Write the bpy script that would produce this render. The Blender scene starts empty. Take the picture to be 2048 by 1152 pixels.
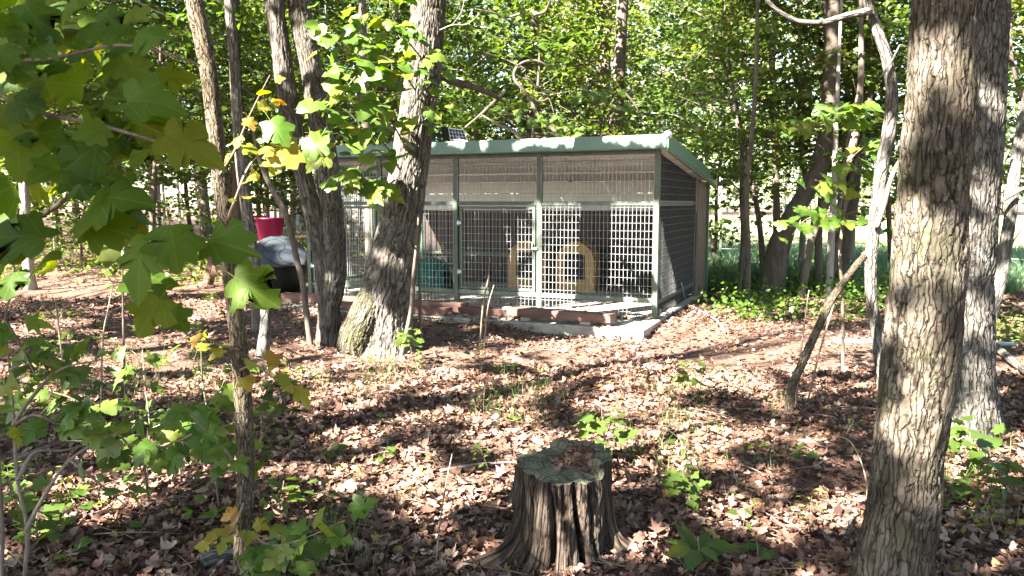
import bpy, math, random
import numpy as np
from mathutils import Vector, Matrix

rng = np.random.default_rng(7)
random.seed(7)
R = math.radians
SC = bpy.context.scene
COL = SC.collection

# ------------------------------------------------------------------ camera, sky, sun, exposure
F = 1560.0                      # focal length in pixels of the 2048 px wide photograph
CAMZ = 1.5
PITCH = math.atan(171.0 / F)
cam = bpy.data.cameras.new('camera')
cam.sensor_width = 36.0
cam.lens = 36.0 * F / 2048.0
cam.clip_start = 0.05
cam.clip_end = 1500.0
camo = bpy.data.objects.new('camera', cam)
COL.objects.link(camo)
camo.location = (0, 0, CAMZ)
camo.rotation_euler = (R(90) - PITCH, 0, 0)
cam.dof.use_dof = True
cam.dof.focus_distance = 6.0
cam.dof.aperture_fstop = 10.0
SC.camera = camo

SUN_EL = R(40)
SUN_AZ = R(50)                  # the sun stands behind the camera, to its left
S = np.array([-math.sin(SUN_AZ) * math.cos(SUN_EL), -math.cos(SUN_AZ) * math.cos(SUN_EL), math.sin(SUN_EL)])
world = bpy.data.worlds.new('World')
SC.world = world
world.use_nodes = True
wn = world.node_tree.nodes
sky = wn.new('ShaderNodeTexSky')
sky.sky_type = 'NISHITA'
sky.sun_disc = False
sky.sun_elevation = SUN_EL
sky.sun_rotation = math.atan2(S[0], S[1])
sky.air_density = 1.0
sky.dust_density = 0.8
world.node_tree.links.new(sky.outputs[0], wn['Background'].inputs[0])
wn['Background'].inputs[1].default_value = 0.05
sun = bpy.data.lights.new('sun', 'SUN')
sun.energy = 5.0
sun.angle = R(0.5)
sun.color = (1.0, 0.95, 0.87)
suno = bpy.data.objects.new('sun', sun)
COL.objects.link(suno)
suno.rotation_euler = Vector(S).to_track_quat('Z', 'Y').to_euler()
SC.view_settings.view_transform = 'Standard'
SC.view_settings.look = 'None'
SC.view_settings.exposure = 3.95
SC.view_settings.gamma = 1.0
SC.view_settings.use_curve_mapping = False
SC.cycles.max_bounces = 7
SC.cycles.diffuse_bounces = 4
SC.cycles.glossy_bounces = 2
SC.cycles.transmission_bounces = 5
SC.cycles.transparent_max_bounces = 6
SC.cycles.caustics_reflective = False
SC.cycles.caustics_refractive = False
SC.render.filter_size = 1.15
SC.cycles.use_denoising = True
SC.cycles.denoiser = 'OPENIMAGEDENOISE'
SC.cycles.denoising_input_passes = 'RGB_ALBEDO_NORMAL'
SC.cycles.denoising_prefilter = 'NONE'
SC.cycles.sample_clamp_indirect = 0.5
SC.cycles.adaptive_threshold = 0.005

# ------------------------------------------------------------------ pixel rays and terrain
def sstep(a, b, x):
    t = np.clip((x - a) / (b - a), 0, 1)
    return t * t * (3 - 2 * t)

cp, sp = math.cos(PITCH), math.sin(PITCH)

def ray(px, py):
    a, b = (px - 1024.0) / F, (576.0 - py) / F
    return np.array([a, cp + b * sp, -sp + b * cp])

def P(px, py, Y):
    d = ray(px, py)
    return np.array([0, 0, CAMZ]) + d * (Y / d[1])

def hgt(x, y):
    x = np.asarray(x, float); y = np.asarray(y, float)
    h = 0.035 * np.sin(x * 0.9 + 1.3) * np.cos(y * 0.7 + 0.4) + 0.02 * np.sin(x * 2.3 + y * 1.7) + 0.012 * np.sin(x * 5.1 - y * 4.3)
    h = h + 0.10 * np.exp(-(((x - 2.9) / 1.2) ** 2 + ((y - 9.2) / 0.9) ** 2))
    kx, ky = (x - 1.73) * 0.918 - (y - 9.36) * 0.395, (x - 1.73) * 0.395 + (y - 9.36) * 0.918
    m = np.clip(1.5 - np.maximum(np.abs(kx + 2.55) - 2.6, 0) - np.maximum(np.abs(ky - 1.2) - 2.1, 0) * 1.3, 0, 1)
    h = h * (1 - m) - 0.02 * m
    h = h + 0.145 * np.exp(-(((kx - .5) / .45) ** 2)) * sstep(-.75, .1, ky) * sstep(4.2, 2.6, ky) + 0.095 * sstep(1.0, 1.7, -kx) * sstep(-5.9, -5.2, kx) * np.exp(-((ky + 1.0) / .28) ** 2)
    far = np.clip((y - 14) / 30, 0, 1)
    return h * (1 - far * 0.5)

def G(px, py):
    d = ray(px, py)
    p = np.array([0, 0, CAMZ])
    z = 0.0
    for _ in range(4):
        q = p + d * ((z - CAMZ) / d[2])
        z = float(hgt(q[0], q[1]))
    return q

# ------------------------------------------------------------------ noise in numpy
def _hash(i, j, k, s):
    h = (i.astype(np.int64) * 374761393 + j.astype(np.int64) * 668265263 + k.astype(np.int64) * 2147483647 + s * 974634541) & 0xFFFFFFFF
    h = ((h ^ (h >> 13)) * 1274126177) & 0xFFFFFFFF
    h = ((h ^ (h >> 16)) * 2246822519) & 0xFFFFFFFF
    return ((h ^ (h >> 15)) & 0xFFFFFF) / float(0xFFFFFF)

def vnoise(p, s=0):
    p = np.asarray(p, float)
    i = np.floor(p).astype(np.int64); f = p - i
    f = f * f * (3 - 2 * f)
    out = 0
    for dx in (0, 1):
        for dy in (0, 1):
            for dz in (0, 1):
                w = (f[:, 0] if dx else 1 - f[:, 0]) * (f[:, 1] if dy else 1 - f[:, 1]) * (f[:, 2] if dz else 1 - f[:, 2])
                out = out + w * _hash(i[:, 0] + dx, i[:, 1] + dy, i[:, 2] + dz, s)
    return out

def voronoi(p, s=0):
    i = np.floor(p).astype(np.int64)
    f1 = np.full(len(p), 9.0); f2 = np.full(len(p), 9.0); cid = np.zeros(len(p))
    for dx in (-1, 0, 1):
        for dy in (-1, 0, 1):
            for dz in (-1, 0, 1):
                c = i + np.array([dx, dy, dz])
                q = np.stack([c[:, a] + _hash(c[:, 0], c[:, 1], c[:, 2], s + 11 * a + 1) for a in range(3)], 1)
                d = np.linalg.norm(p - q, axis=1)
                r = _hash(c[:, 0], c[:, 1], c[:, 2], s + 77)
                nearer = d < f1
                f2 = np.where(nearer, f1, np.minimum(f2, d))
                cid = np.where(nearer, r, cid)
                f1 = np.where(nearer, d, f1)
    return f1, f2, cid

# ------------------------------------------------------------------ mesh helpers
def make_mesh(name, V, faces, mat=None, attrs=None, smooth=False):
    """faces: list of integer arrays (m,k)."""
    me = bpy.data.meshes.new(name)
    V = np.asarray(V, np.float32)
    loops = np.concatenate([np.asarray(f, np.int32).ravel() for f in faces]) if faces else np.zeros(0, np.int32)
    counts = np.concatenate([np.full(len(f), np.asarray(f).shape[1], np.int32) for f in faces]) if faces else np.zeros(0, np.int32)
    me.vertices.add(len(V)); me.vertices.foreach_set('co', V.ravel())
    me.loops.add(len(loops)); me.loops.foreach_set('vertex_index', loops)
    me.polygons.add(len(counts))
    starts = np.concatenate([[0], np.cumsum(counts)[:-1]]).astype(np.int32)
    me.polygons.foreach_set('loop_start', starts)
    if smooth:
        me.polygons.foreach_set('use_smooth', np.ones(len(counts), bool))
    for an, av in (attrs or {}).items():
        at = me.attributes.new(an, 'FLOAT_VECTOR', 'POINT')
        at.data.foreach_set('vector', np.asarray(av, np.float32).ravel())
    me.update(calc_edges=True)
    me.validate()
    if mat:
        me.materials.append(mat)
    return me

class MB:
    """collects shapes (n-gons) into ONE mesh"""
    def __init__(s):
        s.v = []; s.f = []
    def add(s, V, Fs):
        o = len(s.v)
        s.v += [tuple(map(float, p)) for p in V]
        s.f += [tuple(int(i) + o for i in f) for f in Fs]
        return s
    def box(s, x0, x1, y0, y1, z0, z1):
        V = [(x0, y0, z0), (x1, y0, z0), (x1, y1, z0), (x0, y1, z0), (x0, y0, z1), (x1, y0, z1), (x1, y1, z1), (x0, y1, z1)]
        return s.add(V, [(3, 2, 1, 0), (4, 5, 6, 7), (0, 1, 5, 4), (1, 2, 6, 5), (2, 3, 7, 6), (3, 0, 4, 7)])
    def hexa(s, V):
        return s.add(V, [(3, 2, 1, 0), (4, 5, 6, 7), (0, 1, 5, 4), (1, 2, 6, 5), (2, 3, 7, 6), (3, 0, 4, 7)])
    def bar(s, a, b, r, n=4, r2=None):
        a = Vector(a); b = Vector(b); d = (b - a).normalized()
        q = d.to_track_quat('Z', 'Y'); r2 = r if r2 is None else r2
        V = []
        for p, rr in ((a, r), (b, r2)):
            for k in range(n):
                t = 2 * math.pi * (k + .5) / n
                V.append(p + q @ Vector((math.cos(t) * rr, math.sin(t) * rr, 0)))
        Fs = [(k, (k + 1) % n, n + (k + 1) % n, n + k) for k in range(n)]
        Fs += [tuple(range(n - 1, -1, -1)), tuple(range(n, 2 * n))]
        return s.add(V, Fs)
    def lathe(s, prof, n=24, cap0=False, cap1=False):
        V = []; Fs = []
        for (r, z) in prof:
            for k in range(n):
                t = 2 * math.pi * k / n
                V.append((r * math.cos(t), r * math.sin(t), z))
        for i in range(len(prof) - 1):
            for k in range(n):
                Fs.append((i * n + k, i * n + (k + 1) % n, (i + 1) * n + (k + 1) % n, (i + 1) * n + k))
        if cap0: Fs.append(tuple(range(n - 1, -1, -1)))
        if cap1: Fs.append(tuple(range((len(prof) - 1) * n, len(prof) * n)))
        return s.add(V, Fs)
    def build(s, name, mat, parent=None, smooth=False, bevel=0):
        me = bpy.data.meshes.new(name)
        me.from_pydata(s.v, [], s.f)
        me.update()
        if smooth:
            me.polygons.foreach_set('use_smooth', [True] * len(me.polygons))
        me.materials.append(mat)
        o = link(name, me, parent)
        if bevel:
            import bmesh
            bm = bmesh.new(); bm.from_mesh(me)
            bmesh.ops.bevel(bm, geom=bm.edges[:], offset=bevel, segments=1, affect='EDGES', profile=0.5)
            bm.to_mesh(me); bm.free()
        return o

def link(name, data, parent=None, loc=None):
    o = bpy.data.objects.new(name, data)
    COL.objects.link(o)
    if parent is not None:
        o.parent = parent
    if loc is not None:
        o.location = loc
    return o

def tag(o, label=None, cat=None, group=None, kind=None):
    if label: o['label'] = label
    if cat: o['category'] = cat
    if group: o['group'] = group
    if kind: o['kind'] = kind
    return o

def thing(name, label, cat, loc=(0, 0, 0), rotz=0.0, group=None):
    o = bpy.data.objects.new(name, None)
    COL.objects.link(o)
    o.empty_display_size = 0.1
    o.location = loc; o.rotation_euler = (0, 0, rotz)
    return tag(o, label, cat, group)

def copy_tree(o, parent=None):
    c = o.copy(); COL.objects.link(c)
    if parent is not None: c.parent = parent
    for ch in list(o.children):
        copy_tree(ch, c)
    return c

# ------------------------------------------------------------------ materials
def rgb(c): return (c[0], c[1], c[2], 1.0)

class NT:
    def __init__(s, name):
        s.m = bpy.data.materials.new(name); s.m.use_nodes = True
        s.t = s.m.node_tree; s.n = s.t.nodes; s.b = s.n['Principled BSDF']
        s.b.inputs['Specular IOR Level'].default_value = 0.25
    def new(s, typ, **kw):
        x = s.n.new(typ)
        for k, v in kw.items():
            if k in x.inputs.keys() if hasattr(x.inputs, 'keys') else False:
                x.inputs[k].default_value = v
            else:
                setattr(x, k, v)
        return x
    def l(s, a, b): s.t.links.new(a, b)
    def ramp(s, fac, stops, interp='LINEAR'):
        r = s.n.new('ShaderNodeValToRGB'); cr = r.color_ramp; cr.interpolation = interp
        while len(cr.elements) < len(stops): cr.elements.new(0.5)
        for e, (p, c) in zip(cr.elements, stops):
            e.position = p; e.color = rgb(c)
        s.l(fac, r.inputs[0]); return r.outputs[0]
    def noise(s, vec, scale, detail=4, rough=0.6):
        x = s.n.new('ShaderNodeTexNoise'); x.inputs['Scale'].default_value = scale
        x.inputs['Detail'].default_value = detail; x.inputs['Roughness'].default_value = rough
        if vec is not None: s.l(vec, x.inputs['Vector'])
        return x.outputs['Fac']
    def mapping(s, vec, sc):
        x = s.n.new('ShaderNodeMapping'); x.inputs['Scale'].default_value = sc
        s.l(vec, x.inputs['Vector']); return x.outputs[0]
    def mix(s, fac, a, b, mode='MIX'):
        x = s.n.new('ShaderNodeMix'); x.data_type = 'RGBA'; x.blend_type = mode
        for sock, val in ((x.inputs['Factor'], fac), (x.inputs['A'] if False else x.inputs[6], a), (x.inputs[7], b)):
            if isinstance(val, (int, float)): sock.default_value = val
            elif isinstance(val, tuple): sock.default_value = rgb(val)
            else: s.l(val, sock)
        return x.outputs[2]
    def math(s, op, a, b=None):
        x = s.n.new('ShaderNodeMath'); x.operation = op
        for sock, val in ((x.inputs[0], a), (x.inputs[1], b)):
            if val is None: continue
            if isinstance(val, (int, float)): sock.default_value = val
            else: s.l(val, sock)
        return x.outputs[0]
    def coord(s, out='Object'):
        x = s.n.new('ShaderNodeTexCoord'); return x.outputs[out]
    def attr(s, name):
        x = s.n.new('ShaderNodeAttribute'); x.attribute_name = name; return x.outputs['Vector']
    def sep(s, v):
        x = s.n.new('ShaderNodeSeparateXYZ'); s.l(v, x.inputs[0]); return x.outputs
    def bump(s, h, strength=0.4, dist=0.01):
        x = s.n.new('ShaderNodeBump'); x.inputs['Strength'].default_value = strength
        x.inputs['Distance'].default_value = dist; s.l(h, x.inputs['Height'])
        s.l(x.outputs[0], s.b.inputs['Normal'])
    def base(s, c, rough=0.8):
        if isinstance(c, tuple): s.b.inputs['Base Color'].default_value = rgb(c)
        else: s.l(c, s.b.inputs['Base Color'])
        s.b.inputs['Roughness'].default_value = rough
        return s

def worn(name, c1, c2, rough=0.6, scale=6.0, bump=0.0, metallic=0.0, spec=0.3, scz=(1, 1, 1)):
    t = NT(name); v = t.mapping(t.coord(), scz)
    n = t.noise(v, scale, 6, 0.65)
    t.base(t.ramp(n, [(0.3, c1), (0.7, c2)]), rough)
    t.b.inputs['Metallic'].default_value = metallic
    t.b.inputs['Specular IOR Level'].default_value = spec
    if bump: t.bump(t.noise(v, scale * 6, 3), bump, 0.004)
    return t.m

def leaf_mat(name, stops, transl=0.45, tcol=None, rough=0.45, spots=False, objw=0.35, tmul=1.5, veins=False, spec=0.3):
    """stops: list of colours; each leaf picks one"""
    t = NT(name)
    g = t.new('ShaderNodeNewGeometry'); oi = t.new('ShaderNodeObjectInfo')
    f = t.math('ADD', t.math('MULTIPLY', g.outputs['Random Per Island'], 1 - objw), t.math('MULTIPLY', oi.outputs['Random'], objw))
    n = len(stops)
    c = t.ramp(f, [(0.08 + 0.84 * i / (n - 1), s_) for i, s_ in enumerate(stops)])
    v = t.coord()
    nz = t.noise(v, 22, 4, 0.7)
    c = t.mix(t.math('MULTIPLY', nz, 0.30), c, (0.11, 0.10, 0.015))
    if spots:
        sp_ = t.noise(v, 60, 2, 0.5)
        k = t.ramp(sp_, [(0.66, (0, 0, 0)), (0.72, (1, 1, 1))])
        c = t.mix(t.math('MULTIPLY', k, 0.7), c, (0.14, 0.07, 0.025))
    if veins:
        xs = t.sep(v); ax = t.math('ABSOLUTE', xs[0]); m = None
        for a, w in ((0.0, 0.016), (0.72, 0.013), (1.3, 0.011)):
            d = t.math('ABSOLUTE', t.math('SUBTRACT', t.math('MULTIPLY', ax, math.cos(a)), t.math('MULTIPLY', xs[1], math.sin(a))))
            d = t.math('DIVIDE', d, w)
            m = d if m is None else t.math('MINIMUM', m, d)
        k = t.ramp(m, [(0.5, (1, 1, 1)), (1.0, (0, 0, 0))])
        c = t.mix(t.math('MULTIPLY', k, 0.22), c, (0.2, 0.23, 0.07))
    t.base(c, rough)
    t.b.inputs['Specular IOR Level'].default_value = spec
    tr = t.new('ShaderNodeBsdfTranslucent')
    hs = t.new('ShaderNodeHueSaturation'); hs.inputs['Saturation'].default_value = 1.15; hs.inputs['Value'].default_value = tmul
    hs.inputs['Hue'].default_value = 0.49
    t.l(c, hs.inputs['Color']); t.l(hs.outputs[0], tr.inputs['Color'])
    mx = t.new('ShaderNodeMixShader'); mx.inputs[0].default_value = transl
    t.l(t.b.outputs[0], mx.inputs[1]); t.l(tr.outputs[0], mx.inputs[2])
    t.l(mx.outputs[0], t.n['Material Output'].inputs['Surface'])
    return t.m

def bark_mat(name, crev, tones, lichen=0.25, moss=0.2, lic=(0.26, 0.28, 0.24), blot=0.5, fur=(30, 0.14, 0.055, 0.8)):
    t = NT(name)
    bc = t.attr('bark_coord'); bd = t.attr('bark_data')
    sx = t.sep(bd)
    n1 = t.noise(t.mapping(bc, (1, 1, 0.3)), 70, 7, 0.75)
    n3 = t.noise(t.mapping(bc, (1, 1, 0.5)), 16, 5, 0.7)
    n2 = t.noise(bc, 5, 5, 0.65)
    f = t.math('ADD', t.math('ADD', t.math('MULTIPLY', sx[1], 0.32), t.math('MULTIPLY', n1, 0.5)), t.math('MULTIPLY', n3, 0.35))
    k = len(tones)
    c = t.ramp(f, [(0.3 + 0.55 * i / (k - 1), s_) for i, s_ in enumerate(tones)])
    dk = t.ramp(n2, [(0.42, (0, 0, 0)), (0.62, (1, 1, 1))])
    c = t.mix(t.math('MULTIPLY', dk, blot), c, tuple(0.42 * v for v in tones[0]))
    lm = t.math('MULTIPLY', t.ramp(t.noise(bc, 13, 7, 0.8), [(0.58, (0, 0, 0)), (0.63, (1, 1, 1))]), lichen)
    c = t.mix(lm, c, lic)
    mm = t.math('MULTIPLY', t.ramp(t.noise(bc, 7, 6, 0.75), [(0.5, (0, 0, 0)), (0.64, (1, 1, 1))]), moss)
    c = t.mix(mm, c, (0.06, 0.062, 0.026))
    c = t.mix(t.ramp(sx[0], [(0.05, (1, 1, 1)), (0.6, (0, 0, 0))]), c, crev)
    nw = t.new('ShaderNodeTexNoise'); nw.inputs['Scale'].default_value = 22; nw.inputs['Detail'].default_value = 4; t.l(t.mapping(bc, (1, 1, 0.5)), nw.inputs['Vector'])
    vm = t.new('ShaderNodeVectorMath'); vm.operation = 'MULTIPLY_ADD'; t.l(nw.outputs['Color'], vm.inputs[0]); vm.inputs[1].default_value = (0.035, 0.035, 0.06); t.l(bc, vm.inputs[2])
    vo = t.new('ShaderNodeTexVoronoi'); vo.feature = 'DISTANCE_TO_EDGE'; vo.inputs['Scale'].default_value = fur[0]; t.l(t.mapping(vm.outputs[0], (1, 1, fur[1])), vo.inputs['Vector'])
    fr = t.ramp(vo.outputs['Distance'], [(0.0, (1, 1, 1)), (fur[2] * 0.5, (0.75, 0.75, 0.75)), (fur[2] * 2.2, (0, 0, 0))])
    c = t.mix(t.math('MULTIPLY', fr, fur[3]), c, crev)
    t.base(c, 0.95)
    t.b.inputs['Specular IOR Level'].default_value = 0.08
    t.bump(t.math('SUBTRACT', t.math('ADD', n1, n3), t.math('MULTIPLY', fr, 1.2)), 1.0, 0.009)
    return t.m

def simple_bark(name, stops, scale=9):
    t = NT(name); v = t.mapping(t.coord(), (1, 1, 0.3))
    n = t.noise(v, scale, 7, 0.72)
    c = t.ramp(n, [(0.25 + 0.5 * i / (len(stops) - 1), s_) for i, s_ in enumerate(stops)])
    oi = t.new('ShaderNodeObjectInfo')
    hs = t.new('ShaderNodeHueSaturation'); t.l(c, hs.inputs['Color'])
    t.l(t.math('ADD', t.math('MULTIPLY', oi.outputs['Random'], 0.5), 0.75), hs.inputs['Value'])
    t.base(hs.outputs[0], 0.92); t.b.inputs['Specular IOR Level'].default_value = 0.1
    t.bump(t.noise(v, scale * 5, 4), 0.8, 0.01)
    return t.m

M = {}
M['bark_plate'] = bark_mat('bark_plate', (0.024, 0.0185, 0.014), [(0.052, 0.041, 0.03), (0.09, 0.072, 0.054), (0.135, 0.112, 0.086), (0.175, 0.145, 0.11)], 0.5, 0.5, (0.2, 0.22, 0.175), 0.7, (60, 0.08, 0.05, 0.35))
M['bark_furrow'] = bark_mat('bark_furrow', (0.032, 0.026, 0.021), [(0.085, 0.073, 0.06), (0.13, 0.115, 0.097), (0.19, 0.174, 0.152)], 0.3, 0.4, fur=(30, 0.10, 0.07, 0.6))
M['bark_mossy'] = bark_mat('bark_mossy', (0.02, 0.018, 0.012), [(0.06, 0.052, 0.035), (0.10, 0.088, 0.062), (0.14, 0.125, 0.095)], 0.2, 0.95)
M['bark_grey'] = bark_mat('bark_grey', (0.022, 0.018, 0.015), [(0.065, 0.057, 0.049), (0.115, 0.104, 0.09), (0.175, 0.164, 0.148)], 0.45, 0.3, fur=(44, 0.14, 0.06, 0.6))
M['bark_sapling'] = bark_mat('bark_sapling', (0.034, 0.026, 0.018), [(0.07, 0.054, 0.034), (0.12, 0.094, 0.064), (0.19, 0.162, 0.12)], 0.4, 0.35, fur=(90, 0.12, 0.05, 0.5))
M['bark_pale'] = bark_mat('bark_pale', (0.05, 0.042, 0.034), [(0.09, 0.078, 0.066), (0.15, 0.138, 0.122), (0.22, 0.208, 0.186)], 0.4, 0.25)
M['bark_dark'] = simple_bark('bark_dark', [(0.045, 0.036, 0.028), (0.10, 0.08, 0.062), (0.17, 0.145, 0.12)])
M['bark_light'] = simple_bark('bark_light', [(0.12, 0.105, 0.09), (0.25, 0.23, 0.2), (0.36, 0.34, 0.31)])
M['twig'] = simple_bark('twig', [(0.08, 0.055, 0.04), (0.16, 0.12, 0.09), (0.24, 0.2, 0.16)], 20)
M['twig_pale'] = simple_bark('twig_pale', [(0.07, 0.055, 0.042), (0.125, 0.105, 0.085), (0.185, 0.165, 0.14)], 20)
M['leaf_wood'] = leaf_mat('leaf_wood', [(0.028, 0.066, 0.014), (0.042, 0.09, 0.017), (0.065, 0.118, 0.022), (0.105, 0.15, 0.03), (0.175, 0.18, 0.042)], 0.42, objw=0.45, rough=0.4, spec=0.35)
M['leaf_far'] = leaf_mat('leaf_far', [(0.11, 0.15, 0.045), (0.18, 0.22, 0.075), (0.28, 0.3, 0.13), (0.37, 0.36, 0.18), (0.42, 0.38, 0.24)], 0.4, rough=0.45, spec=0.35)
M['leaf_canopy'] = leaf_mat('leaf_canopy', [(0.03, 0.065, 0.012), (0.05, 0.09, 0.015), (0.09, 0.12, 0.02)], 0.25)
M['leaf_big'] = leaf_mat('leaf_big', [(0.036, 0.092, 0.014), (0.055, 0.122, 0.016), (0.085, 0.145, 0.018), (0.13, 0.155, 0.02)], 0.6, spots=True, objw=0.8, veins=True, rough=0.5, spec=0.15)
M['leaf_fresh'] = leaf_mat('leaf_fresh', [(0.038, 0.10, 0.013), (0.055, 0.13, 0.017), (0.09, 0.16, 0.025), (0.15, 0.175, 0.028)], 0.5, spots=True, objw=0.8, veins=True)
M['leaf_yellow'] = leaf_mat('leaf_yellow', [(0.12, 0.16, 0.02), (0.20, 0.21, 0.028), (0.29, 0.25, 0.035), (0.27, 0.15, 0.04)], 0.5, spots=True, objw=0.8, veins=True)
M['leaf_seed'] = leaf_mat('leaf_seed', [(0.03, 0.065, 0.012), (0.05, 0.095, 0.016), (0.09, 0.13, 0.024)], 0.4, objw=0.5)
M['grass'] = leaf_mat('grass', [(0.04, 0.085, 0.02), (0.07, 0.12, 0.03), (0.16, 0.16, 0.06)], 0.35, objw=0.1)
M['grass_blue'] = leaf_mat('grass_blue', [(0.06, 0.14, 0.08), (0.09, 0.18, 0.10), (0.15, 0.22, 0.10)], 0.35, objw=0.1)

def litter_mat(name, objw):
    t = NT(name)
    g = t.new('ShaderNodeNewGeometry'); oi = t.new('ShaderNodeObjectInfo')
    f = t.math('ADD', t.math('MULTIPLY', g.outputs['Random Per Island'], 1 - objw), t.math('MULTIPLY', oi.outputs['Random'], objw))
    c = t.ramp(f, [(0.0, (0.032, 0.017, 0.012)), (0.18, (0.085, 0.041, 0.028)), (0.4, (0.165, 0.083, 0.056)), (0.6, (0.24, 0.135, 0.094)), (0.79, (0.305, 0.205, 0.15)), (0.92, (0.355, 0.28, 0.225)), (0.97, (0.29, 0.15, 0.06)), (1.0, (0.33, 0.24, 0.07))])
    v = t.coord(); n = t.noise(v, 45, 4, 0.7)
    c = t.mix(t.math('MULTIPLY', n, 0.45), c, (0.06, 0.036, 0.027))
    t.base(c, 0.7); t.b.inputs['Specular IOR Level'].default_value = 0.2
    t.bump(n, 0.35, 0.004)
    tr = t.new('ShaderNodeBsdfTranslucent'); t.l(c, tr.inputs['Color'])
    mx = t.new('ShaderNodeMixShader'); mx.inputs[0].default_value = 0.15
    t.l(t.b.outputs[0], mx.inputs[1]); t.l(tr.outputs[0], mx.inputs[2])
    t.l(mx.outputs[0], t.n['Material Output'].inputs['Surface'])
    return t.m
M['litter'] = litter_mat('litter', 0.0)
M['litter_one'] = litter_mat('litter_one', 1.0)

t = NT('soil'); v = t.coord()
n = t.noise(v, 3.0, 8, 0.75); n2 = t.noise(v, 28.0, 6, 0.75)
c = t.ramp(t.math('ADD', t.math('MULTIPLY', n, 0.3), t.math('MULTIPLY', n2, 0.7)), [(0.3, (0.045, 0.028, 0.02)), (0.5, (0.11, 0.062, 0.042)), (0.66, (0.22, 0.13, 0.09)), (0.8, (0.3, 0.2, 0.14))])
t.base(c, 0.95); t.bump(n2, 1.0, 0.03); M['soil'] = t.m
t = NT('field_grass'); v = t.coord()
n = t.noise(v, 0.5, 6, 0.7); n2 = t.noise(v, 18.0, 5, 0.8)
c = t.ramp(t.math('ADD', t.math('MULTIPLY', n, 0.45), t.math('MULTIPLY', n2, 0.55)), [(0.32, (0.12, 0.15, 0.05)), (0.5, (0.3, 0.29, 0.14)), (0.68, (0.46, 0.42, 0.26))])
t.base(c, 0.95); t.bump(n2, 0.8, 0.04); M['field'] = t.m
t = NT('concrete'); v = t.coord()
n = t.noise(v, 5.0, 7, 0.7); n2 = t.noise(v, 60.0, 4, 0.7)
t.base(t.ramp(n, [(0.3, (0.17, 0.15, 0.125)), (0.52, (0.29, 0.265, 0.22)), (0.72, (0.36, 0.335, 0.29))]), 0.9); t.bump(n2, 0.4, 0.004); M['concrete'] = t.m
M['sage'] = worn('sage_paint', (0.09, 0.16, 0.12), (0.135, 0.21, 0.165), 0.45, 5, 0.0, 0.0, 0.4)
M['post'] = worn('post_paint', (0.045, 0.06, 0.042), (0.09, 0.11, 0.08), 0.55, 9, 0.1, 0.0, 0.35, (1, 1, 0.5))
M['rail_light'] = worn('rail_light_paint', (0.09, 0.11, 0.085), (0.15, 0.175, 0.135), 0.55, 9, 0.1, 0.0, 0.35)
M['green_trim'] = worn('green_trim', (0.045, 0.11, 0.06), (0.07, 0.15, 0.085), 0.4, 4, 0.0, 0.0, 0.4)
M['wire'] = worn('galvanised_wire', (0.25, 0.255, 0.255), (0.38, 0.385, 0.385), 0.5, 12, 0.0, 0.2, 0.4)
M['screen'] = worn('dark_screen', (0.010, 0.010, 0.010), (0.02, 0.02, 0.02), 0.7, 12, 0.0, 0.0, 0.1)
M['wire_dull'] = worn('dull_wire', (0.09, 0.092, 0.09), (0.15, 0.152, 0.15), 0.6, 12, 0.0, 0.0, 0.3)
M['white_sheet'] = worn('white_sheet', (0.53, 0.535, 0.53), (0.65, 0.655, 0.65), 0.55, 3, 0.0, 0.0, 0.3)
M['brown_sheet'] = worn('brown_sheet', (0.028, 0.021, 0.018), (0.05, 0.038, 0.032), 0.5, 4, 0.0, 0.0, 0.3)
M['brown_ribs'] = worn('brown_ribs', (0.10, 0.062, 0.045), (0.19, 0.13, 0.10), 0.5, 7, 0.0, 0.0, 0.3, (1, 1, 0.2))
M['tan_plastic'] = worn('tan_plastic', (0.26, 0.16, 0.06), (0.36, 0.235, 0.095), 0.55, 7, 0.05)
M['black_plastic'] = worn('black_plastic', (0.006, 0.006, 0.006), (0.014, 0.014, 0.014), 0.5, 8)
M['teal_plastic'] = worn('teal_plastic', (0.009, 0.09, 0.068), (0.018, 0.125, 0.092), 0.4, 8)
M['pink_plastic'] = worn('pink_plastic', (0.26, 0.008, 0.06), (0.38, 0.022, 0.105), 0.4, 3, 0.15, 0.0, 0.4)
M['grey_plastic'] = worn('grey_plastic', (0.022, 0.026, 0.031), (0.045, 0.05, 0.058), 0.3, 4, 0.1, 0.0, 0.5)
M['wood_red'] = worn('stained_timber', (0.07, 0.035, 0.026), (0.19, 0.11, 0.085), 0.8, 7, 0.5, 0.0, 0.2, (0.25, 2, 2))
M['wood_pale'] = worn('bare_timber', (0.2, 0.15, 0.1), (0.34, 0.28, 0.22), 0.8, 7, 0.5, 0.0, 0.2, (0.25, 2, 2))
M['metal_grey'] = worn('grey_metal', (0.3, 0.32, 0.34), (0.5, 0.52, 0.54), 0.4, 8, 0.0, 0.5, 0.5)
M['solar_cell'] = worn('solar_cell', (0.012, 0.016, 0.035), (0.03, 0.035, 0.07), 0.15, 8, 0.0, 0.0, 0.6)
M['solar_white'] = worn('solar_backing', (0.6, 0.6, 0.58), (0.72, 0.72, 0.7), 0.4, 8)
M['cord'] = worn('pale_cord', (0.3, 0.28, 0.25), (0.45, 0.43, 0.39), 0.7, 30)
t = NT('stump_wood'); bc = t.attr('bark_coord'); bd = t.attr('bark_data'); sx = t.sep(bd)
n = t.noise(t.mapping(bc, (1, 1, 0.09)), 55, 7, 0.75); n2 = t.noise(t.mapping(bc, (1, 1, 0.4)), 9, 5, 0.65)
c = t.ramp(t.math('ADD', t.math('MULTIPLY', n, 0.65), t.math('MULTIPLY', n2, 0.35)), [(0.36, (0.014, 0.010, 0.0075)), (0.46, (0.05, 0.037, 0.028)), (0.56, (0.092, 0.07, 0.054)), (0.72, (0.155, 0.122, 0.098))])
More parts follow.
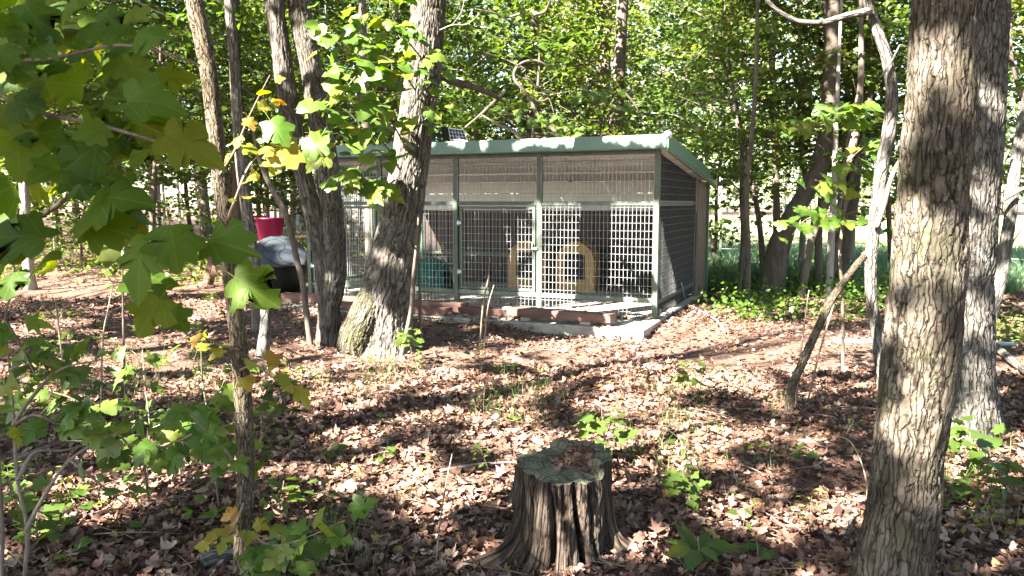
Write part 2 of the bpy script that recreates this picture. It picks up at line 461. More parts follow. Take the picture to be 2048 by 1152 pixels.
c = t.mix(t.ramp(sx[0], [(0.0, (1, 1, 1)), (0.6, (0, 0, 0))]), c, (0.012, 0.008, 0.006))
nw = t.new('ShaderNodeTexNoise'); nw.inputs['Scale'].default_value = 14; nw.inputs['Detail'].default_value = 4; t.l(t.mapping(bc, (1, 1, 0.4)), nw.inputs['Vector'])
vm = t.new('ShaderNodeVectorMath'); vm.operation = 'MULTIPLY_ADD'; t.l(nw.outputs['Color'], vm.inputs[0]); vm.inputs[1].default_value = (0.03, 0.03, 0.08); t.l(bc, vm.inputs[2])
fr = None
for sc_, zs, wd in ((34, 0.07, 0.05), (75, 0.05, 0.045)):
    vo = t.new('ShaderNodeTexVoronoi'); vo.feature = 'DISTANCE_TO_EDGE'; vo.inputs['Scale'].default_value = sc_; t.l(t.mapping(vm.outputs[0], (1, 1, zs)), vo.inputs['Vector'])
    q = t.ramp(vo.outputs['Distance'], [(0.0, (1, 1, 1)), (wd * 0.5, (0.7, 0.7, 0.7)), (wd * 2, (0, 0, 0))])
    fr = q if fr is None else t.math('MAXIMUM', fr, t.math('MULTIPLY', q, 0.6))
c = t.mix(t.math('MULTIPLY', fr, 0.65), c, (0.015, 0.010, 0.0075))
ms = t.ramp(t.noise(bc, 8, 6, 0.75), [(0.55, (0, 0, 0)), (0.66, (1, 1, 1))])
c = t.mix(t.math('MULTIPLY', ms, 0.35), c, (0.045, 0.05, 0.02))
t.base(c, 0.95); t.b.inputs['Specular IOR Level'].default_value = 0.08
t.bump(t.math('SUBTRACT', n, fr), 1.0, 0.014); M['stump'] = t.m
t = NT('stump_top'); v = t.coord(); n = t.noise(v, 14, 7, 0.72); n2 = t.noise(v, 60, 4, 0.7)
wv = t.new('ShaderNodeTexWave'); wv.wave_type = 'RINGS'; wv.rings_direction = 'Z'; wv.inputs['Scale'].default_value = 16; wv.inputs['Distortion'].default_value = 1.6; wv.inputs['Detail'].default_value = 3
t.l(v, wv.inputs['Vector'])
c = t.ramp(t.math('ADD', t.math('MULTIPLY', n, 0.75), t.math('MULTIPLY', wv.outputs['Fac'], 0.13)), [(0.3, (0.05, 0.048, 0.03)), (0.48, (0.10, 0.097, 0.062)), (0.62, (0.145, 0.132, 0.085)), (0.78, (0.165, 0.115, 0.075))])
vo = t.new('ShaderNodeTexVoronoi'); vo.feature = 'DISTANCE_TO_EDGE'; vo.inputs['Scale'].default_value = 11; t.l(v, vo.inputs['Vector'])
c = t.mix(t.ramp(vo.outputs['Distance'], [(0.0, (0.85, 0.85, 0.85)), (0.05, (0, 0, 0))]), c, (0.012, 0.011, 0.008))
t.base(c, 0.9); t.bump(n2, 0.7, 0.006); M['stump_top'] = t.m
# ------------------------------------------------------------------ generators
def catmull(pts, n):
    pts = np.asarray(pts, float)
    k = len(pts)
    if k == 2:
        t = np.linspace(0, 1, n)[:, None]; return pts[0] * (1 - t) + pts[1] * t
    ext = np.vstack([2 * pts[0] - pts[1], pts, 2 * pts[-1] - pts[-2]])
    seg = np.linalg.norm(np.diff(pts[:, :3], axis=0), axis=1); cum = np.concatenate([[0], np.cumsum(seg)])
    u = np.linspace(0, cum[-1], n)
    i = np.clip(np.searchsorted(cum, u, side='right') - 1, 0, k - 2)
    t = ((u - cum[i]) / np.maximum(seg[i], 1e-9))[:, None]
    a, b, c, d = ext[i], ext[i + 1], ext[i + 2], ext[i + 3]
    return 0.5 * ((2 * b) + (-a + c) * t + (2 * a - 5 * b + 4 * c - d) * t ** 2 + (-a + 3 * b - 3 * c + d) * t ** 3)

def disp_plate(cell, asp, amp, seed):
    """ragged upright plates split by thin cracks, with a finer crackle over them"""
    def f(bc):
        k = 1.0 / cell
        w = np.stack([vnoise(bc * k * np.array([.55, .55, .25]) + 5.1 * a, seed + a) for a in range(3)], 1) - 0.5
        w2 = np.stack([vnoise(bc * k * np.array([2.6, 2.6, 1.1]) + 2.7 * a, seed + 4 + a) for a in range(3)], 1) - 0.5
        q = bc + w * cell * np.array([1.3, 1.3, 2.5]) + w2 * cell * np.array([.55, .55, 1.2])
        f1, f2, cid = voronoi(q / np.array([cell, cell, cell * asp]), seed)
        g1, g2, cid2 = voronoi(q / np.array([cell, cell, cell * asp]) * 2.3 + 7.7, seed + 1)
        e = sstep(0.0, 0.14, f2 - f1); e2 = sstep(0.0, 0.10, g2 - g1)
        fine = vnoise(bc * k * np.array([3.5, 3.5, 1.0]), seed + 8) - 0.5
        big = vnoise(bc * np.array([9, 9, 4]), seed + 6) - 0.5
        crack = e * (0.62 + 0.38 * e2)
        return amp * (e - 0.6) + amp * 0.28 * (e2 - .6) + amp * 0.7 * (cid - 0.5) * e + amp * .3 * (cid2 - .5) + amp * 0.55 * fine + amp * 1.0 * big, crack, .6 * cid + .4 * cid2
    return f

def tube_arrays(pts, radii, nseg, nring, disp=None, flare=None, cap=True, r_noise=0.06, seed=0):
    """pts (k,3), radii (k): a tapered tube with bark coordinates; flare=(amount,height,lobes,phase)"""
    arr = np.hstack([np.asarray(pts, float), np.asarray(radii, float)[:, None]])
    arr = catmull(arr, nring)
    C, rad = arr[:, :3], np.maximum(arr[:, 3], 0.0008)
    T = np.gradient(C, axis=0); T /= np.linalg.norm(T, axis=1)[:, None]
    ref = np.array([0, 1, 0]) if abs(T[0][1]) < 0.9 else np.array([1, 0, 0])
    U = np.zeros_like(C); u = np.cross(ref, T[0]); u /= np.linalg.norm(u)
    for i in range(nring):
        u = u - T[i] * np.dot(u, T[i]); u /= np.linalg.norm(u); U[i] = u
    W = np.cross(T, U)
    s = np.concatenate([[0], np.cumsum(np.linalg.norm(np.diff(C, axis=0), axis=1))])
    th = np.arange(nseg) * 2 * np.pi / nseg
    rr = np.repeat(rad[:, None], nseg, 1)
    if flare:
        am, fh, lob, ph = flare
        fl = am * np.exp(-s / fh)[:, None] * (1 + 0.45 * np.cos(lob * th + ph) + 0.2 * np.cos((lob + 2) * th + 2 * ph))[None, :]
        rr = rr * (1 + fl)
    rm = max(float(rad.mean()), 0.004)
    bc = np.stack([np.repeat((rm * np.cos(th))[None], nring, 0), np.repeat((rm * np.sin(th))[None], nring, 0), np.repeat(s[:, None], nseg, 1)], 2).reshape(-1, 3) + seed * 3.7
    data = np.full((nring * nseg, 3), 0.75)
    if r_noise:
        rr = rr * (1 + r_noise * 2 * (vnoise(bc * np.array([1 / max(rm, .02), 1 / max(rm, .02), 1.3 / max(rm * 3, .06)]), 91 + seed).reshape(nring, nseg) - 0.5))
    if disp:
        d, e, cid = disp(bc)
        rr = rr + d.reshape(nring, nseg)
        data = np.stack([e, cid, np.zeros_like(e)], 1)
    V = C[:, None, :] + rr[:, :, None] * (U[:, None, :] * np.cos(th)[None, :, None] + W[:, None, :] * np.sin(th)[None, :, None])
    V = V.reshape(-1, 3)
    i = np.arange(nring - 1)[:, None] * nseg; j = np.arange(nseg)[None, :]; j2 = (j + 1) % nseg
    Fq = np.stack([i + j, i + j2, i + nseg + j2, i + nseg + j], 2).reshape(-1, 4)
    faces = [Fq]
    if cap:
        faces.append(np.arange((nring - 1) * nseg, nring * nseg)[None, :])
        faces.append(np.arange(nseg)[::-1][None, :])
    return V, faces, bc, data

class Geo:
    """concatenates arrays into one mesh (bark attributes kept)"""
    def __init__(s): s.V = []; s.F = []; s.b = []; s.d = []; s.n = 0
    def add(s, V, faces, bc=None, data=None):
        s.V.append(V); s.F += [np.asarray(f) + s.n for f in faces]; s.n += len(V)
        s.b.append(bc if bc is not None else V); s.d.append(data if data is not None else np.full((len(V), 3), 0.75))
        return s
    def tube(s, *a, **k): return s.add(*tube_arrays(*a, **k))
    def mesh(s, name, mat, off=(0, 0, 0), smooth=True):
        groups = {}
        for f in s.F: groups.setdefault(f.shape[1], []).append(f)
        return make_mesh(name, np.vstack(s.V) - np.asarray(off), [np.vstack(g) for g in groups.values()], mat,
                         {'bark_coord': np.vstack(s.b), 'bark_data': np.vstack(s.d)}, smooth)

# leaf outlines: stalk at the origin, blade along +y, unit length ~1
def tpl_fan(outline, fold=0.12, droop=0.15, stalk=0.0):
    pts = np.array(outline, float)
    V = [(0, 0.42, 0.0)]
    for x, y in pts: V.append((x, y, fold * abs(x) - droop * max(y - 0.2, 0) ** 2))
    n = len(pts)
    Fs = [np.array([(0, i + 1, (i + 1) % n + 1) for i in range(n)])]
    V = np.array(V)
    V[0, 2] = -droop * 0.05
    if stalk:
        k = len(V)
        V = np.vstack([V, [(-0.012, 0.02, 0), (0.012, 0.02, 0), (0.012, -stalk, 0.05 * stalk), (-0.012, -stalk, 0.05 * stalk)]])
        Fs.append(np.array([(k, k + 1, k + 2), (k, k + 2, k + 3)]))
    return V, np.vstack(Fs)
def jitter(outline, seed, a=0.05):
    q = np.random.default_rng(seed); o = np.array(outline, float)
    return [tuple(p + q.normal(size=2) * a * min(1, np.hypot(*p) * 2)) for p in o]
def tpl_ring(outline, fold, droop, stalk, seed):
    """leaf with a ring half way out, so that the blade bends"""
    pts = np.array(outline, float); n = len(pts); c = np.array([0, 0.36])
    q = np.random.default_rng(seed); a1, a2, tw = q.normal(size=3)
    xy = np.vstack([c[None], c + (pts - c) * 0.5, pts])
    z = fold * np.abs(xy[:, 0]) - droop * np.maximum(xy[:, 1] - .1, 0) ** 2 + .25 * tw * xy[:, 0] * (xy[:, 1] - .3) + .05 * np.sin(xy[:, 0] * 7 + a1 * 3) * np.sin(xy[:, 1] * 6 + a2 * 3) - .25 * abs(a1) * xy[:, 0] ** 2
    V = np.c_[xy, z]; F_ = []
    for i in range(n):
        j = (i + 1) % n
        F_ += [(0, 1 + i, 1 + j), (1 + i, 1 + n + i, 1 + n + j), (1 + i, 1 + n + j, 1 + j)]
    if stalk:
        k = len(V); V = np.vstack([V, [(-.010, .03, 0), (.010, .03, 0), (.008, -stalk, .15 * stalk), (-.008, -stalk, .15 * stalk)]]); F_ += [(k, k + 1, k + 2), (k, k + 2, k + 3)]
    return V, np.array(F_)
def sym(half): return half + [(-x, y) for x, y in half[::-1] if x > 1e-6]
O_MAPLE = sym([(0.0, 0.02), (0.10, -0.07), (0.26, -0.09), (0.40, -0.02), (0.37, 0.10), (0.33, 0.17), (0.44, 0.22), (0.57, 0.36), (0.52, 0.46), (0.44, 0.47), (0.40, 0.57), (0.27, 0.53), (0.235, 0.60), (0.27, 0.73), (0.17, 0.80), (0.10, 0.93), (0.0, 1.0)])
O_SWEETGUM = sym([(0.0, 0.0), (0.20, -0.02), (0.44, 0.02), (0.34, 0.13), (0.27, 0.2), (0.42, 0.34), (0.55, 0.54), (0.38, 0.51), (0.24, 0.46), (0.2, 0.62), (0.11, 0.84), (0.0, 1.0)])
O_OAK = sym([(0.0, 0.0), (0.08, 0.1), (0.2, 0.17), (0.12, 0.3), (0.33, 0.42), (0.17, 0.52), (0.36, 0.7), (0.16, 0.76), (0.12, 0.93), (0.0, 1.0)])
O_GRAPE = sym([(0.0, 0.08), (0.13, 0.0), (0.34, 0.03), (0.46, 0.18), (0.44, 0.38), (0.35, 0.48), (0.27, 0.66), (0.12, 0.84), (0.0, 1.0)])
O_OVATE = sym([(0.0, 0.0), (0.17, 0.12), (0.25, 0.35), (0.2, 0.62), (0.08, 0.88), (0.0, 1.0)])
O_LOBE = [(0.0, 0.0), (0.2, -0.03), (0.38, 0.0), (0.44, 0.1), (0.33, 0.2), (0.50, 0.32), (0.54, 0.45), (0.36, 0.50), (0.33, 0.58), (0.34, 0.72), (0.2, 0.76), (0.13, 0.74), (0.10, 0.92), (0.0, 1.0), (-0.09, 0.9), (-0.14, 0.73), (-0.3, 0.79), (-0.38, 0.7), (-0.33, 0.55), (-0.52, 0.47), (-0.52, 0.32), (-0.30, 0.22), (-0.42, 0.1), (-0.36, 0.0), (-0.2, -0.02)]
T_DIAMOND = (np.array([(0, 0, 0), (0.34, 0.45, 0.08), (0, 1, -0.06), (-0.34, 0.45, 0.08)]), np.array([(0, 1, 2), (0, 2, 3)]))
T_STAR = (np.array([(0, 0.3, 0), (0, -0.05, 0), (0.42, 0.0, .04), (0.22, 0.25, .02), (0.52, 0.55, .05), (0.18, 0.55, 0), (0, 1, -.08), (-0.18, 0.55, 0), (-0.52, 0.55, .05), (-0.22, 0.25, .02), (-0.42, 0, .04)]),
          np.array([(0, i, i % 10 + 1) for i in range(1, 11)]))
T_HEX = (np.array([(0, 0, 0), (0.3, 0.2, .05), (0.34, 0.6, .05), (0, 1, -.05), (-0.34, 0.6, .05), (-0.3, 0.2, .05)]), np.array([(0, 1, 2), (0, 2, 3), (0, 3, 4), (0, 4, 5)]))

def frames(n, heading):
    """n (m,3) unit normals, heading angle: rotation matrices whose z is n and whose y is the blade's direction"""
    n = n / np.linalg.norm(n, axis=1)[:, None]
    h = np.stack([np.cos(heading), np.sin(heading), np.zeros_like(heading)], 1)
    y = h - n * np.sum(h * n, 1)[:, None]; y /= np.maximum(np.linalg.norm(y, axis=1), 1e-6)[:, None]
    x = np.cross(y, n)
    return np.stack([x, y, n], 2)

def scatter(tpl, pos, normals, heading, size, curl=None, rg=None):
    V, Fc = tpl
    m, k = len(pos), len(V)
    Rm = frames(normals, heading)
    L = np.repeat(V[None], m, 0)
    if curl is not None:
        L = L.copy(); L[:, :, 2] += curl[:, None] * ((L[:, :, 1] - 0.4) ** 2 + 0.7 * L[:, :, 0] ** 2)
        L[:, :, 2] += (curl * 0.6)[:, None] * L[:, :, 0] * (L[:, :, 1] - .4)
    L = L * size[:, None, None]
    W = np.einsum('mij,mkj->mki', Rm, L) + pos[:, None, :]
    Fa = (Fc[None] + (np.arange(m) * k)[:, None, None]).reshape(-1, Fc.shape[1])
    return W.reshape(-1, 3), Fa

def rand_normals(rg, m, up=0.9, tilt=0.6):
    v = rg.normal(size=(m, 3)) * tilt; v[:, 2] += up
    return v / np.linalg.norm(v, axis=1)[:, None]

def leaves_mesh(name, mat, pos, size, rg, tpl=T_DIAMOND, up=0.9, tilt=0.6):
    m = len(pos)
    V, Fa = scatter(tpl, pos, rand_normals(rg, m, up, tilt), rg.uniform(0, 2 * np.pi, m), size)
    return make_mesh(name, V, [Fa], mat)

# ------------------------------------------------------------------ where the sun comes through the roof of leaves
def sunfoot(p):
    p = np.atleast_2d(np.asarray(p, float))
    return (p - S[None] * (p[:, 2:3] / S[2]))[:, :2]

LIT = []      # (x, y, rx, ry) on the ground plane along the sun's direction
DARK = []
def lit_px(x0, x1, y0, y1, lst=LIT):
    x0, x1 = (x0 + x1) / 2 - (x1 - x0) * .70, (x0 + x1) / 2 + (x1 - x0) * .70; y0, y1 = (y0 + y1) / 2 - (y1 - y0) * .85, (y0 + y1) / 2 + (y1 - y0) * .85
    a, b = G((x0 + x1) / 2, y1), G((x0 + x1) / 2, y0)
    m = (a + b) / 2
    lst.append((m[0], m[1], max((x1 - x0) / 2 / F * m[1], .1), max((b[1] - a[1]) / 2, .1)))
def lit_pt(p, r, lst=LIT):
    q = sunfoot(p)[0]; lst.append((q[0], q[1], r, r))
for a in [(1070, 1330, 662, 725), (1330, 1520, 615, 685), (1500, 1720, 655, 700), (1300, 1490, 745, 795), (1150, 1330, 725, 765), (1500, 1640, 705, 735),
          (745, 950, 925, 1035), (600, 720, 930, 985), (1215, 1335, 865, 955), (940, 1060, 820, 870), (1060, 1150, 735, 780),
          (0, 440, 548, 592), (330, 450, 615, 665), (110, 330, 690, 745), (0, 110, 650, 700), (540, 640, 690, 720), (560, 700, 735, 760),
          (250, 420, 880, 960), (80, 300, 960, 1050), (520, 640, 1010, 1060), (640, 760, 830, 870), (1420, 1560, 1000, 1060), (1640, 1700, 880, 950),
          (1560, 1690, 985, 1045), (1900, 2040, 1010, 1090), (1930, 2048, 930, 960), (880, 1000, 1110, 1152), (700, 900, 700, 730), (1800, 1900, 700, 740),
          (1330, 1420, 850, 900), (480, 560, 905, 960), (1010, 1100, 700, 740)]:
    lit_px(*a)
lit_px(1080, 1500, 640, 735)
for a in ((700, 860, 748, 790), (900, 1060, 760, 800), (620, 720, 790, 825), (1200, 1330, 785, 825), (1480, 1590, 775, 840), (1010, 1110, 805, 840), (480, 560, 770, 810), (780, 900, 820, 850), (1380, 1460, 900, 960), (980, 1040, 1040, 1090)): lit_px(*a)
for a in ((200, 420), (330, 470), (430, 500), (250, 200), (340, 600)): lit_pt(P(a[0], a[1], 1.5), .11, DARK)
for a in ((1880, 220), (1875, 320)): lit_pt(P(a[0], a[1], 2.72), .075, DARK)
for a in ((1540, 540, 12.6), (1560, 480, 12.6), (1590, 420, 12.6), (1690, 500, 13.4), (1705, 430, 13.4), (1710, 350, 13.4)): lit_pt(P(*a), .35, DARK)
kf = lambda x, y, z: (1.73 + .918 * x + .395 * y, 9.36 - .395 * x + .918 * y, z)
for a, r in [((.05, -.16, 2.26), .26), ((-.15, -.16, 2.26), .26), ((-.35, -.16, 2.26), .26), ((-.55, -.16, 2.26), .26), ((-.75, -.16, 2.26), .26), ((-.95, -.16, 2.26), .26), ((-1.15, -.16, 2.26), .26), ((-1.72, -.16, 2.26), .2), ((-2.4, -.16, 2.2), .16),
             ((-.15, 0, 1.35), .26), ((-.45, 0, 1.35), .26), ((-.15, 0, 1.0), .28), ((-.5, 0, 1.0), .28), ((-.2, 0, .6), .32), ((-.6, 0, .6), .3), ((-1.25, 0, .9), .12), ((-1.1, 0, .55), .12), ((-1.9, 0, 1.2), .11), ((-2.0, 0, .7), .1), ((-.8, 0, 1.4), .22), ((-.35, -.3, .3), .40), ((-1.2, 0, 1.4), .13), ((-2.2, 0, 1.3), .10), ((-2.5, 0, .9), .10), ((-.9, -.5, .1), .4)]:
    lit_pt(kf(*a), r)
for x in np.arange(-5, .1, .25): lit_pt(kf(x, 0, 1.85), .13, DARK); lit_pt(kf(x, 0, 1.65), .12, DARK)
for a, Yd, r in [((840, 40), 7.6, .30), ((840, 110), 7.6, .26), ((825, 180), 7.6, .26), ((815, 250), 7.6, .26), ((805, 330), 7.6, .24), ((760, 640), 7.6, .16), ((700, 170), 7.2, .30), ((730, 230), 7.2, .30), ((740, 320), 7.2, .24),
                 ((600, 120), 8.3, .16), ((595, 40), 8.3, .14), ((1780, 800), 2.6, .11), ((1770, 950), 2.6, .10), ((1760, 1080), 2.6, .14), ((1800, 760), 2.6, .08), ((1815, 560), 2.6, .05),
                 ((1930, 590), 4.6, .16), ((1960, 100), 4.6, .18), ((1920, 830), 4.6, .15), ((1780, 330), 6.0, .3), ((1765, 400), 6.0, .3), ((1750, 480), 6.0, .2), ((1660, 40), 6.0, .25), ((525, 660), 7.5, .14), ((540, 450), 13.3, .3), ((560, 500), 13, .3),
                 ((420, 180), 2.9, .09), ((440, 330), 2.9, .05), ((455, 470), 2.9, .05), ((1080, 960), 3.2, .06), ((1100, 900), 3.4, .07), ((1050, 1010), 3.2, .06), ((1080, 1020), 3.2, .05), ((560, 280), 2.9, .11), ((640, 230), 2.9, .09), ((1640, 230), 6.8, .3), ((1620, 430), 6.8, .3), ((2010, 540), 9.6, .3), ((2000, 590), 9.6, .25)]:
    lit_pt(P(a[0], a[1], Yd), r)

def keep_mask(p, rg, soft=0.25, base=0.53):
    """True where a canopy leaf at p stays: leaves thin out where the photograph shows sun on the ground"""
    g = sunfoot(p)
    wob = np.stack([vnoise(np.c_[g * 2.2, np.zeros(len(g))], 31), vnoise(np.c_[g * 2.2, np.zeros(len(g))], 32)], 1) - 0.5
    q = g + wob * 0.55
    lit = np.zeros(len(g))
    for (x, y, rx, ry) in LIT:
        d = np.sqrt(((q[:, 0] - x) / rx) ** 2 + ((q[:, 1] - y) / ry) ** 2)
        lit = np.maximum(lit, 1 - sstep(0.75, 1.15, d))
    n = 0.55 * vnoise(np.c_[g * 1.9, np.zeros(len(g))], 41) + 0.45 * vnoise(np.c_[g * 4.6, np.zeros(len(g))], 42)
    lit = np.maximum(lit, sstep(base, base + 0.06, n))
    dark = np.zeros(len(g))
    for (x, y, rx, ry) in DARK:
        d = np.sqrt(((g[:, 0] - x) / rx) ** 2 + ((g[:, 1] - y) / ry) ** 2)
        dark = np.maximum(dark, 1 - sstep(0.8, 1.1, d))
    lit = lit * (1 - dark)
    return rg.random(len(g)) > lit

# ------------------------------------------------------------------ ground
def sinhspace(a, b, n, k):
    t = np.linspace(-1, 1, n); v = np.sinh(k * t) / np.sinh(k)
    return (a + b) / 2 + v * (b - a) / 2
gx = sinhspace(-320, 320, 241, 4.2); gy = sinhspace(-320, 330, 241, 4.2)
X, Y = np.meshgrid(gx, gy); Z = hgt(X, Y)
nx = len(gx); i = np.arange(len(gy) - 1)[:, None] * nx; j = np.arange(nx - 1)[None, :]
ground = link('ground', make_mesh('ground', np.c_[X.ravel(), Y.ravel(), Z.ravel()], [np.stack([i + j, i + j + 1, i + nx + j + 1, i + nx + j], 2).reshape(-1, 4)], M['soil'], smooth=True))
tag(ground, 'forest floor of dark soil under brown fallen leaves', kind='structure')
# mown field beyond the wood, right of the kennel
def edge_x(y): return 2.2 + 0.165 * y + 0.5 * math.sin(y * 0.7)
V = []; ys = np.linspace(17.0, 88.0, 46)
for y in ys:
    x0 = edge_x(y)
    for q in np.linspace(0, 1, 25):
        x = x0 + q * (80 - x0); V.append((x, y, float(hgt(x, y)) + 0.03))
i = np.arange(45)[:, None] * 25; j = np.arange(24)[None, :]
field = link('field', make_mesh('field', V, [np.stack([i + j, i + j + 1, i + 25 + j + 1, i + 25 + j], 2).reshape(-1, 4)], M['field']))
tag(field, 'sunlit pale mown grass field beyond the trees', kind='structure')

# kennel frame: local x runs along its front (0 at the right post, -5.09 at the left), y runs to its back
KO = np.array([1.73, 9.36, 0.0]); KA = -math.atan2(0.395, 0.918)
def K(x, y, z):
    c, s_ = math.cos(KA), math.sin(KA)
    return np.array([KO[0] + c * x - s_ * y, KO[1] + s_ * x + c * y, z])
def kloc(x, y):
    c, s_ = math.cos(KA), math.sin(KA); dx, dy = x - KO[0], y - KO[1]
    return c * dx + s_ * dy, -s_ * dx + c * dy

# fallen leaves
rl = np.random.default_rng(11)
def wedge(n, y0, y1, pw, wide=0.72):
    y = y0 + (y1 - y0) * rl.random(n) ** pw
    x = (rl.random(n) * 2 - 1) * (wide * y + 0.5)
    return x, y
lx, ly = [], []
for n, y0, y1, pw in ((30000, 2.2, 4.0, .8), (56000, 4.0, 7.0, .75), (52000, 7.0, 12.5, .7), (22000, 12.5, 24.0, .7)):
    x, y = wedge(n, y0, y1, pw); lx.append(x); ly.append(y)
lx = np.concatenate(lx); ly = np.concatenate(ly)
kx, ky = kloc(lx, ly)
inside = (kx > -5.2) & (kx < 0.05) & (ky > -0.92) & (ky < 3.3)
onslab = inside & (ky < 0.0)
bare = vnoise(np.c_[lx * 1.1, ly * 1.1, 0 * lx], 3)
keep = np.where(onslab, (rl.random(len(lx)) < 0.75) & ((kx < -1.3) | (ky > -0.22) | (rl.random(len(lx)) < .15)), np.where(inside, rl.random(len(lx)) < 0.06, bare + rl.random(len(lx)) * 0.75 > 0.42))
keep &= ~((lx > 3.2 + 0.2 * ly) & (ly > 15))
keep &= ~(((lx - 0.228) ** 2 + (ly - 3.33) ** 2) < 0.19 ** 2)
lx, ly, inside = lx[keep], ly[keep], inside[keep]
m = len(lx)
lz = np.where(inside, 0.105, hgt(lx, ly)) + rl.random(m) ** 2 * 0.035
sz = 0.022 + 0.050 * rl.random(m) ** 1.6 * (1 + np.clip(ly - 8, 0, 12) * 0.03)
Vs, Fs_, off = [], [], 0
O_TORN = [(0, 0), (.3, .1), (.34, .4), (.12, .5), (.2, .8), (-.05, .7), (-.25, .85), (-.3, .3)]
tp = [tpl_fan(jitter(o_, 300 + k, .07), f_, .1) for k, (o_, f_) in enumerate([(O_SWEETGUM, .1), (O_OAK, .15), (O_OVATE, .25), (O_TORN, .2), (O_LOBE, .1), (O_OAK, -.1), (O_GRAPE, .2), (O_TORN, -.2), (O_OVATE, -.2), (O_MAPLE, .1)])] + [T_HEX, (T_DIAMOND[0] * np.array([.5, 1, 1.5]), T_DIAMOND[1])]
which = np.where(ly < 7.5, rl.integers(0, 12, m), rl.choice([3, 7, 10, 11, 10, 2], m))
for w_ in range(12):
    q = which == w_; k = int(q.sum())
    if not k: continue
    Vv, Ff = scatter(tp[w_], np.c_[lx[q], ly[q], lz[q]], rand_normals(rl, k, 1.0, 0.42), rl.uniform(0, 6.283, k), sz[q], curl=rl.uniform(-1.1, 1.5, k))
    Vs.append(Vv); Fs_.append(Ff + off); off += len(Vv)
litter = link('leaf_litter', make_mesh('leaf_litter', np.vstack(Vs), [np.vstack(Fs_)], M['litter']))
tag(litter, 'carpet of curled brown and tan fallen leaves over the forest floor', 'leaf litter', kind='stuff')
# the 300 that show largest are single leaves lying on the ground
lm = []
for k, o_ in enumerate((O_SWEETGUM, O_OAK, O_LOBE, O_MAPLE, O_SWEETGUM, O_OVATE, O_LOBE, O_OAK)):
    V, Fc = tpl_fan(jitter(o_, 500 + k, .05), 0.05, 0.0, 0.35 if k % 2 else 0.0)
    V = V.copy(); cu = (0.9, -0.5, 1.3, 0.5, -0.8, 1.0, -0.6, 1.5)[k]
    V[:, 2] += cu * (0.5 * (V[:, 1] - .45) ** 2 + 0.45 * V[:, 0] ** 2) + 0.25 * V[:, 0] * (V[:, 1] - .4)
    lm.append(make_mesh('fallen_leaf', V, [Fc], M['litter_one']))
for k in range(300):
    y = 2.25 + 1.9 * random.random() ** 1.2; x = random.uniform(-.62, .62) * y
    if (x - .228) ** 2 + (y - 3.33) ** 2 < .09: continue
    o = link('fallen_leaf', lm[k % 8], ground, (x, y, float(hgt(x, y)) + 0.025 + random.random() * 0.025))
    o.rotation_euler = (random.gauss(0, .45), random.gauss(0, .45), random.uniform(0, 6.28))
    s_ = random.uniform(0.036, 0.078); o.scale = (s_, s_, s_)
# fallen twigs and needles
g_ = Geo()
for k in range(420):
    y = 2.3 + 9 * random.random() ** 1.3; x = random.uniform(-.7, .7) * y
    a = random.uniform(0, math.pi); L = random.uniform(.08, .35); z = float(hgt(x, y)) + .03
    b = np.array([x, y, z]); d = np.array([math.cos(a), math.sin(a), random.gauss(0, .12)]) * L
    g_.tube([b - d / 2, b + np.array([0, 0, .01]), b + d / 2], [.003, .0025, .0012], 4, 4, cap=False, r_noise=0)
tag(link('twig_litter', g_.mesh('twig_litter', M['twig'])), 'thin dead twigs strewn among the fallen leaves', 'twigs', kind='stuff')
# ------------------------------------------------------------------ concrete pad and kennel
ZS = 0.10
pad = link('concrete_pad', None) if False else None
mb = MB(); mb.box(-5.25, 0.08, -0.9, 3.35, -0.15, ZS)
pado = mb.build('concrete_pad', M['concrete'], None, bevel=0.012)
pado.location = KO; pado.rotation_euler = (0, 0, KA)
tag(pado, 'pale concrete pad under the kennel, its bare edge showing in front', kind='structure')

kn = thing('dog_kennel', 'long green framed wire dog kennel with a low sloping roof', 'dog kennel', KO, KA)
XS = [0.0, -1.5, -2.69, -3.88, -5.09]
HF, HB, D = 2.13, 1.80, 3.25
RAIL = 1.49
def roofz(y): return HF + (HB - HF) * y / D
# posts
for x in XS:
    for y in ((0, D) if x in (0.0, -5.09) else (0,)):
        mb = MB(); w = 0.032
        mb.box(x - w, x + w, y - w, y + w, ZS, roofz(y) - 0.005)
        o = mb.build('post', M['post'] if y == 0 else M['green_trim'], kn, bevel=0.004)
        pb = MB(); pb.box(x - .06, x + .06, y - .05, y + .055, ZS - .001, ZS + .008); pb.build('foot_plate', M['post'], o)
def rail(x0, x1, y, z, mat, h=0.05, name='rail', t=0.025):
    mb = MB(); mb.box(x0, x1, y - t, y + t, z - h / 2, z + h / 2); return mb.build(name, mat, kn, bevel=0.003)
def wire(parent, a, b, z0, z1, dx=0.051, dz=0.095, r=0.0020, off=0.0, rv=None, mat='wire', name='wire_mesh', slope=None):
    """welded wire between local points a and b (x,y); slope = top height at b when it differs"""
    mb = MB(); a = np.array(a, float); b = np.array(b, float); L = np.linalg.norm(b - a); u = (b - a) / L; n = np.array([-u[1], u[0]])
    k = int(L / dx)
    for i in range(k + 1):
        p = a + u * (i * L / k) + n * off
        zt = z1 if slope is None else z1 + (slope - z1) * i / k
        mb.bar((p[0], p[1], z0), (p[0], p[1], zt), rv or r, 4)
    z = z0 + dz * .5
    while z < (z1 if slope is None else max(z1, slope)):
        p = a + n * (off + 2 * r); q = b + n * (off + 2 * r)
        if slope is not None and z > slope:
            f = (z1 - z) / (z1 - slope); q = a + (b - a) * f + n * (off + 2 * r)
            if f < .03: z += dz; continue
        mb.bar((p[0], p[1], z), (q[0], q[1], z), r, 4); z += dz
    o = mb.build(name, M[mat], parent); o['kind'] = 'stuff'
    return o
w = 0.035
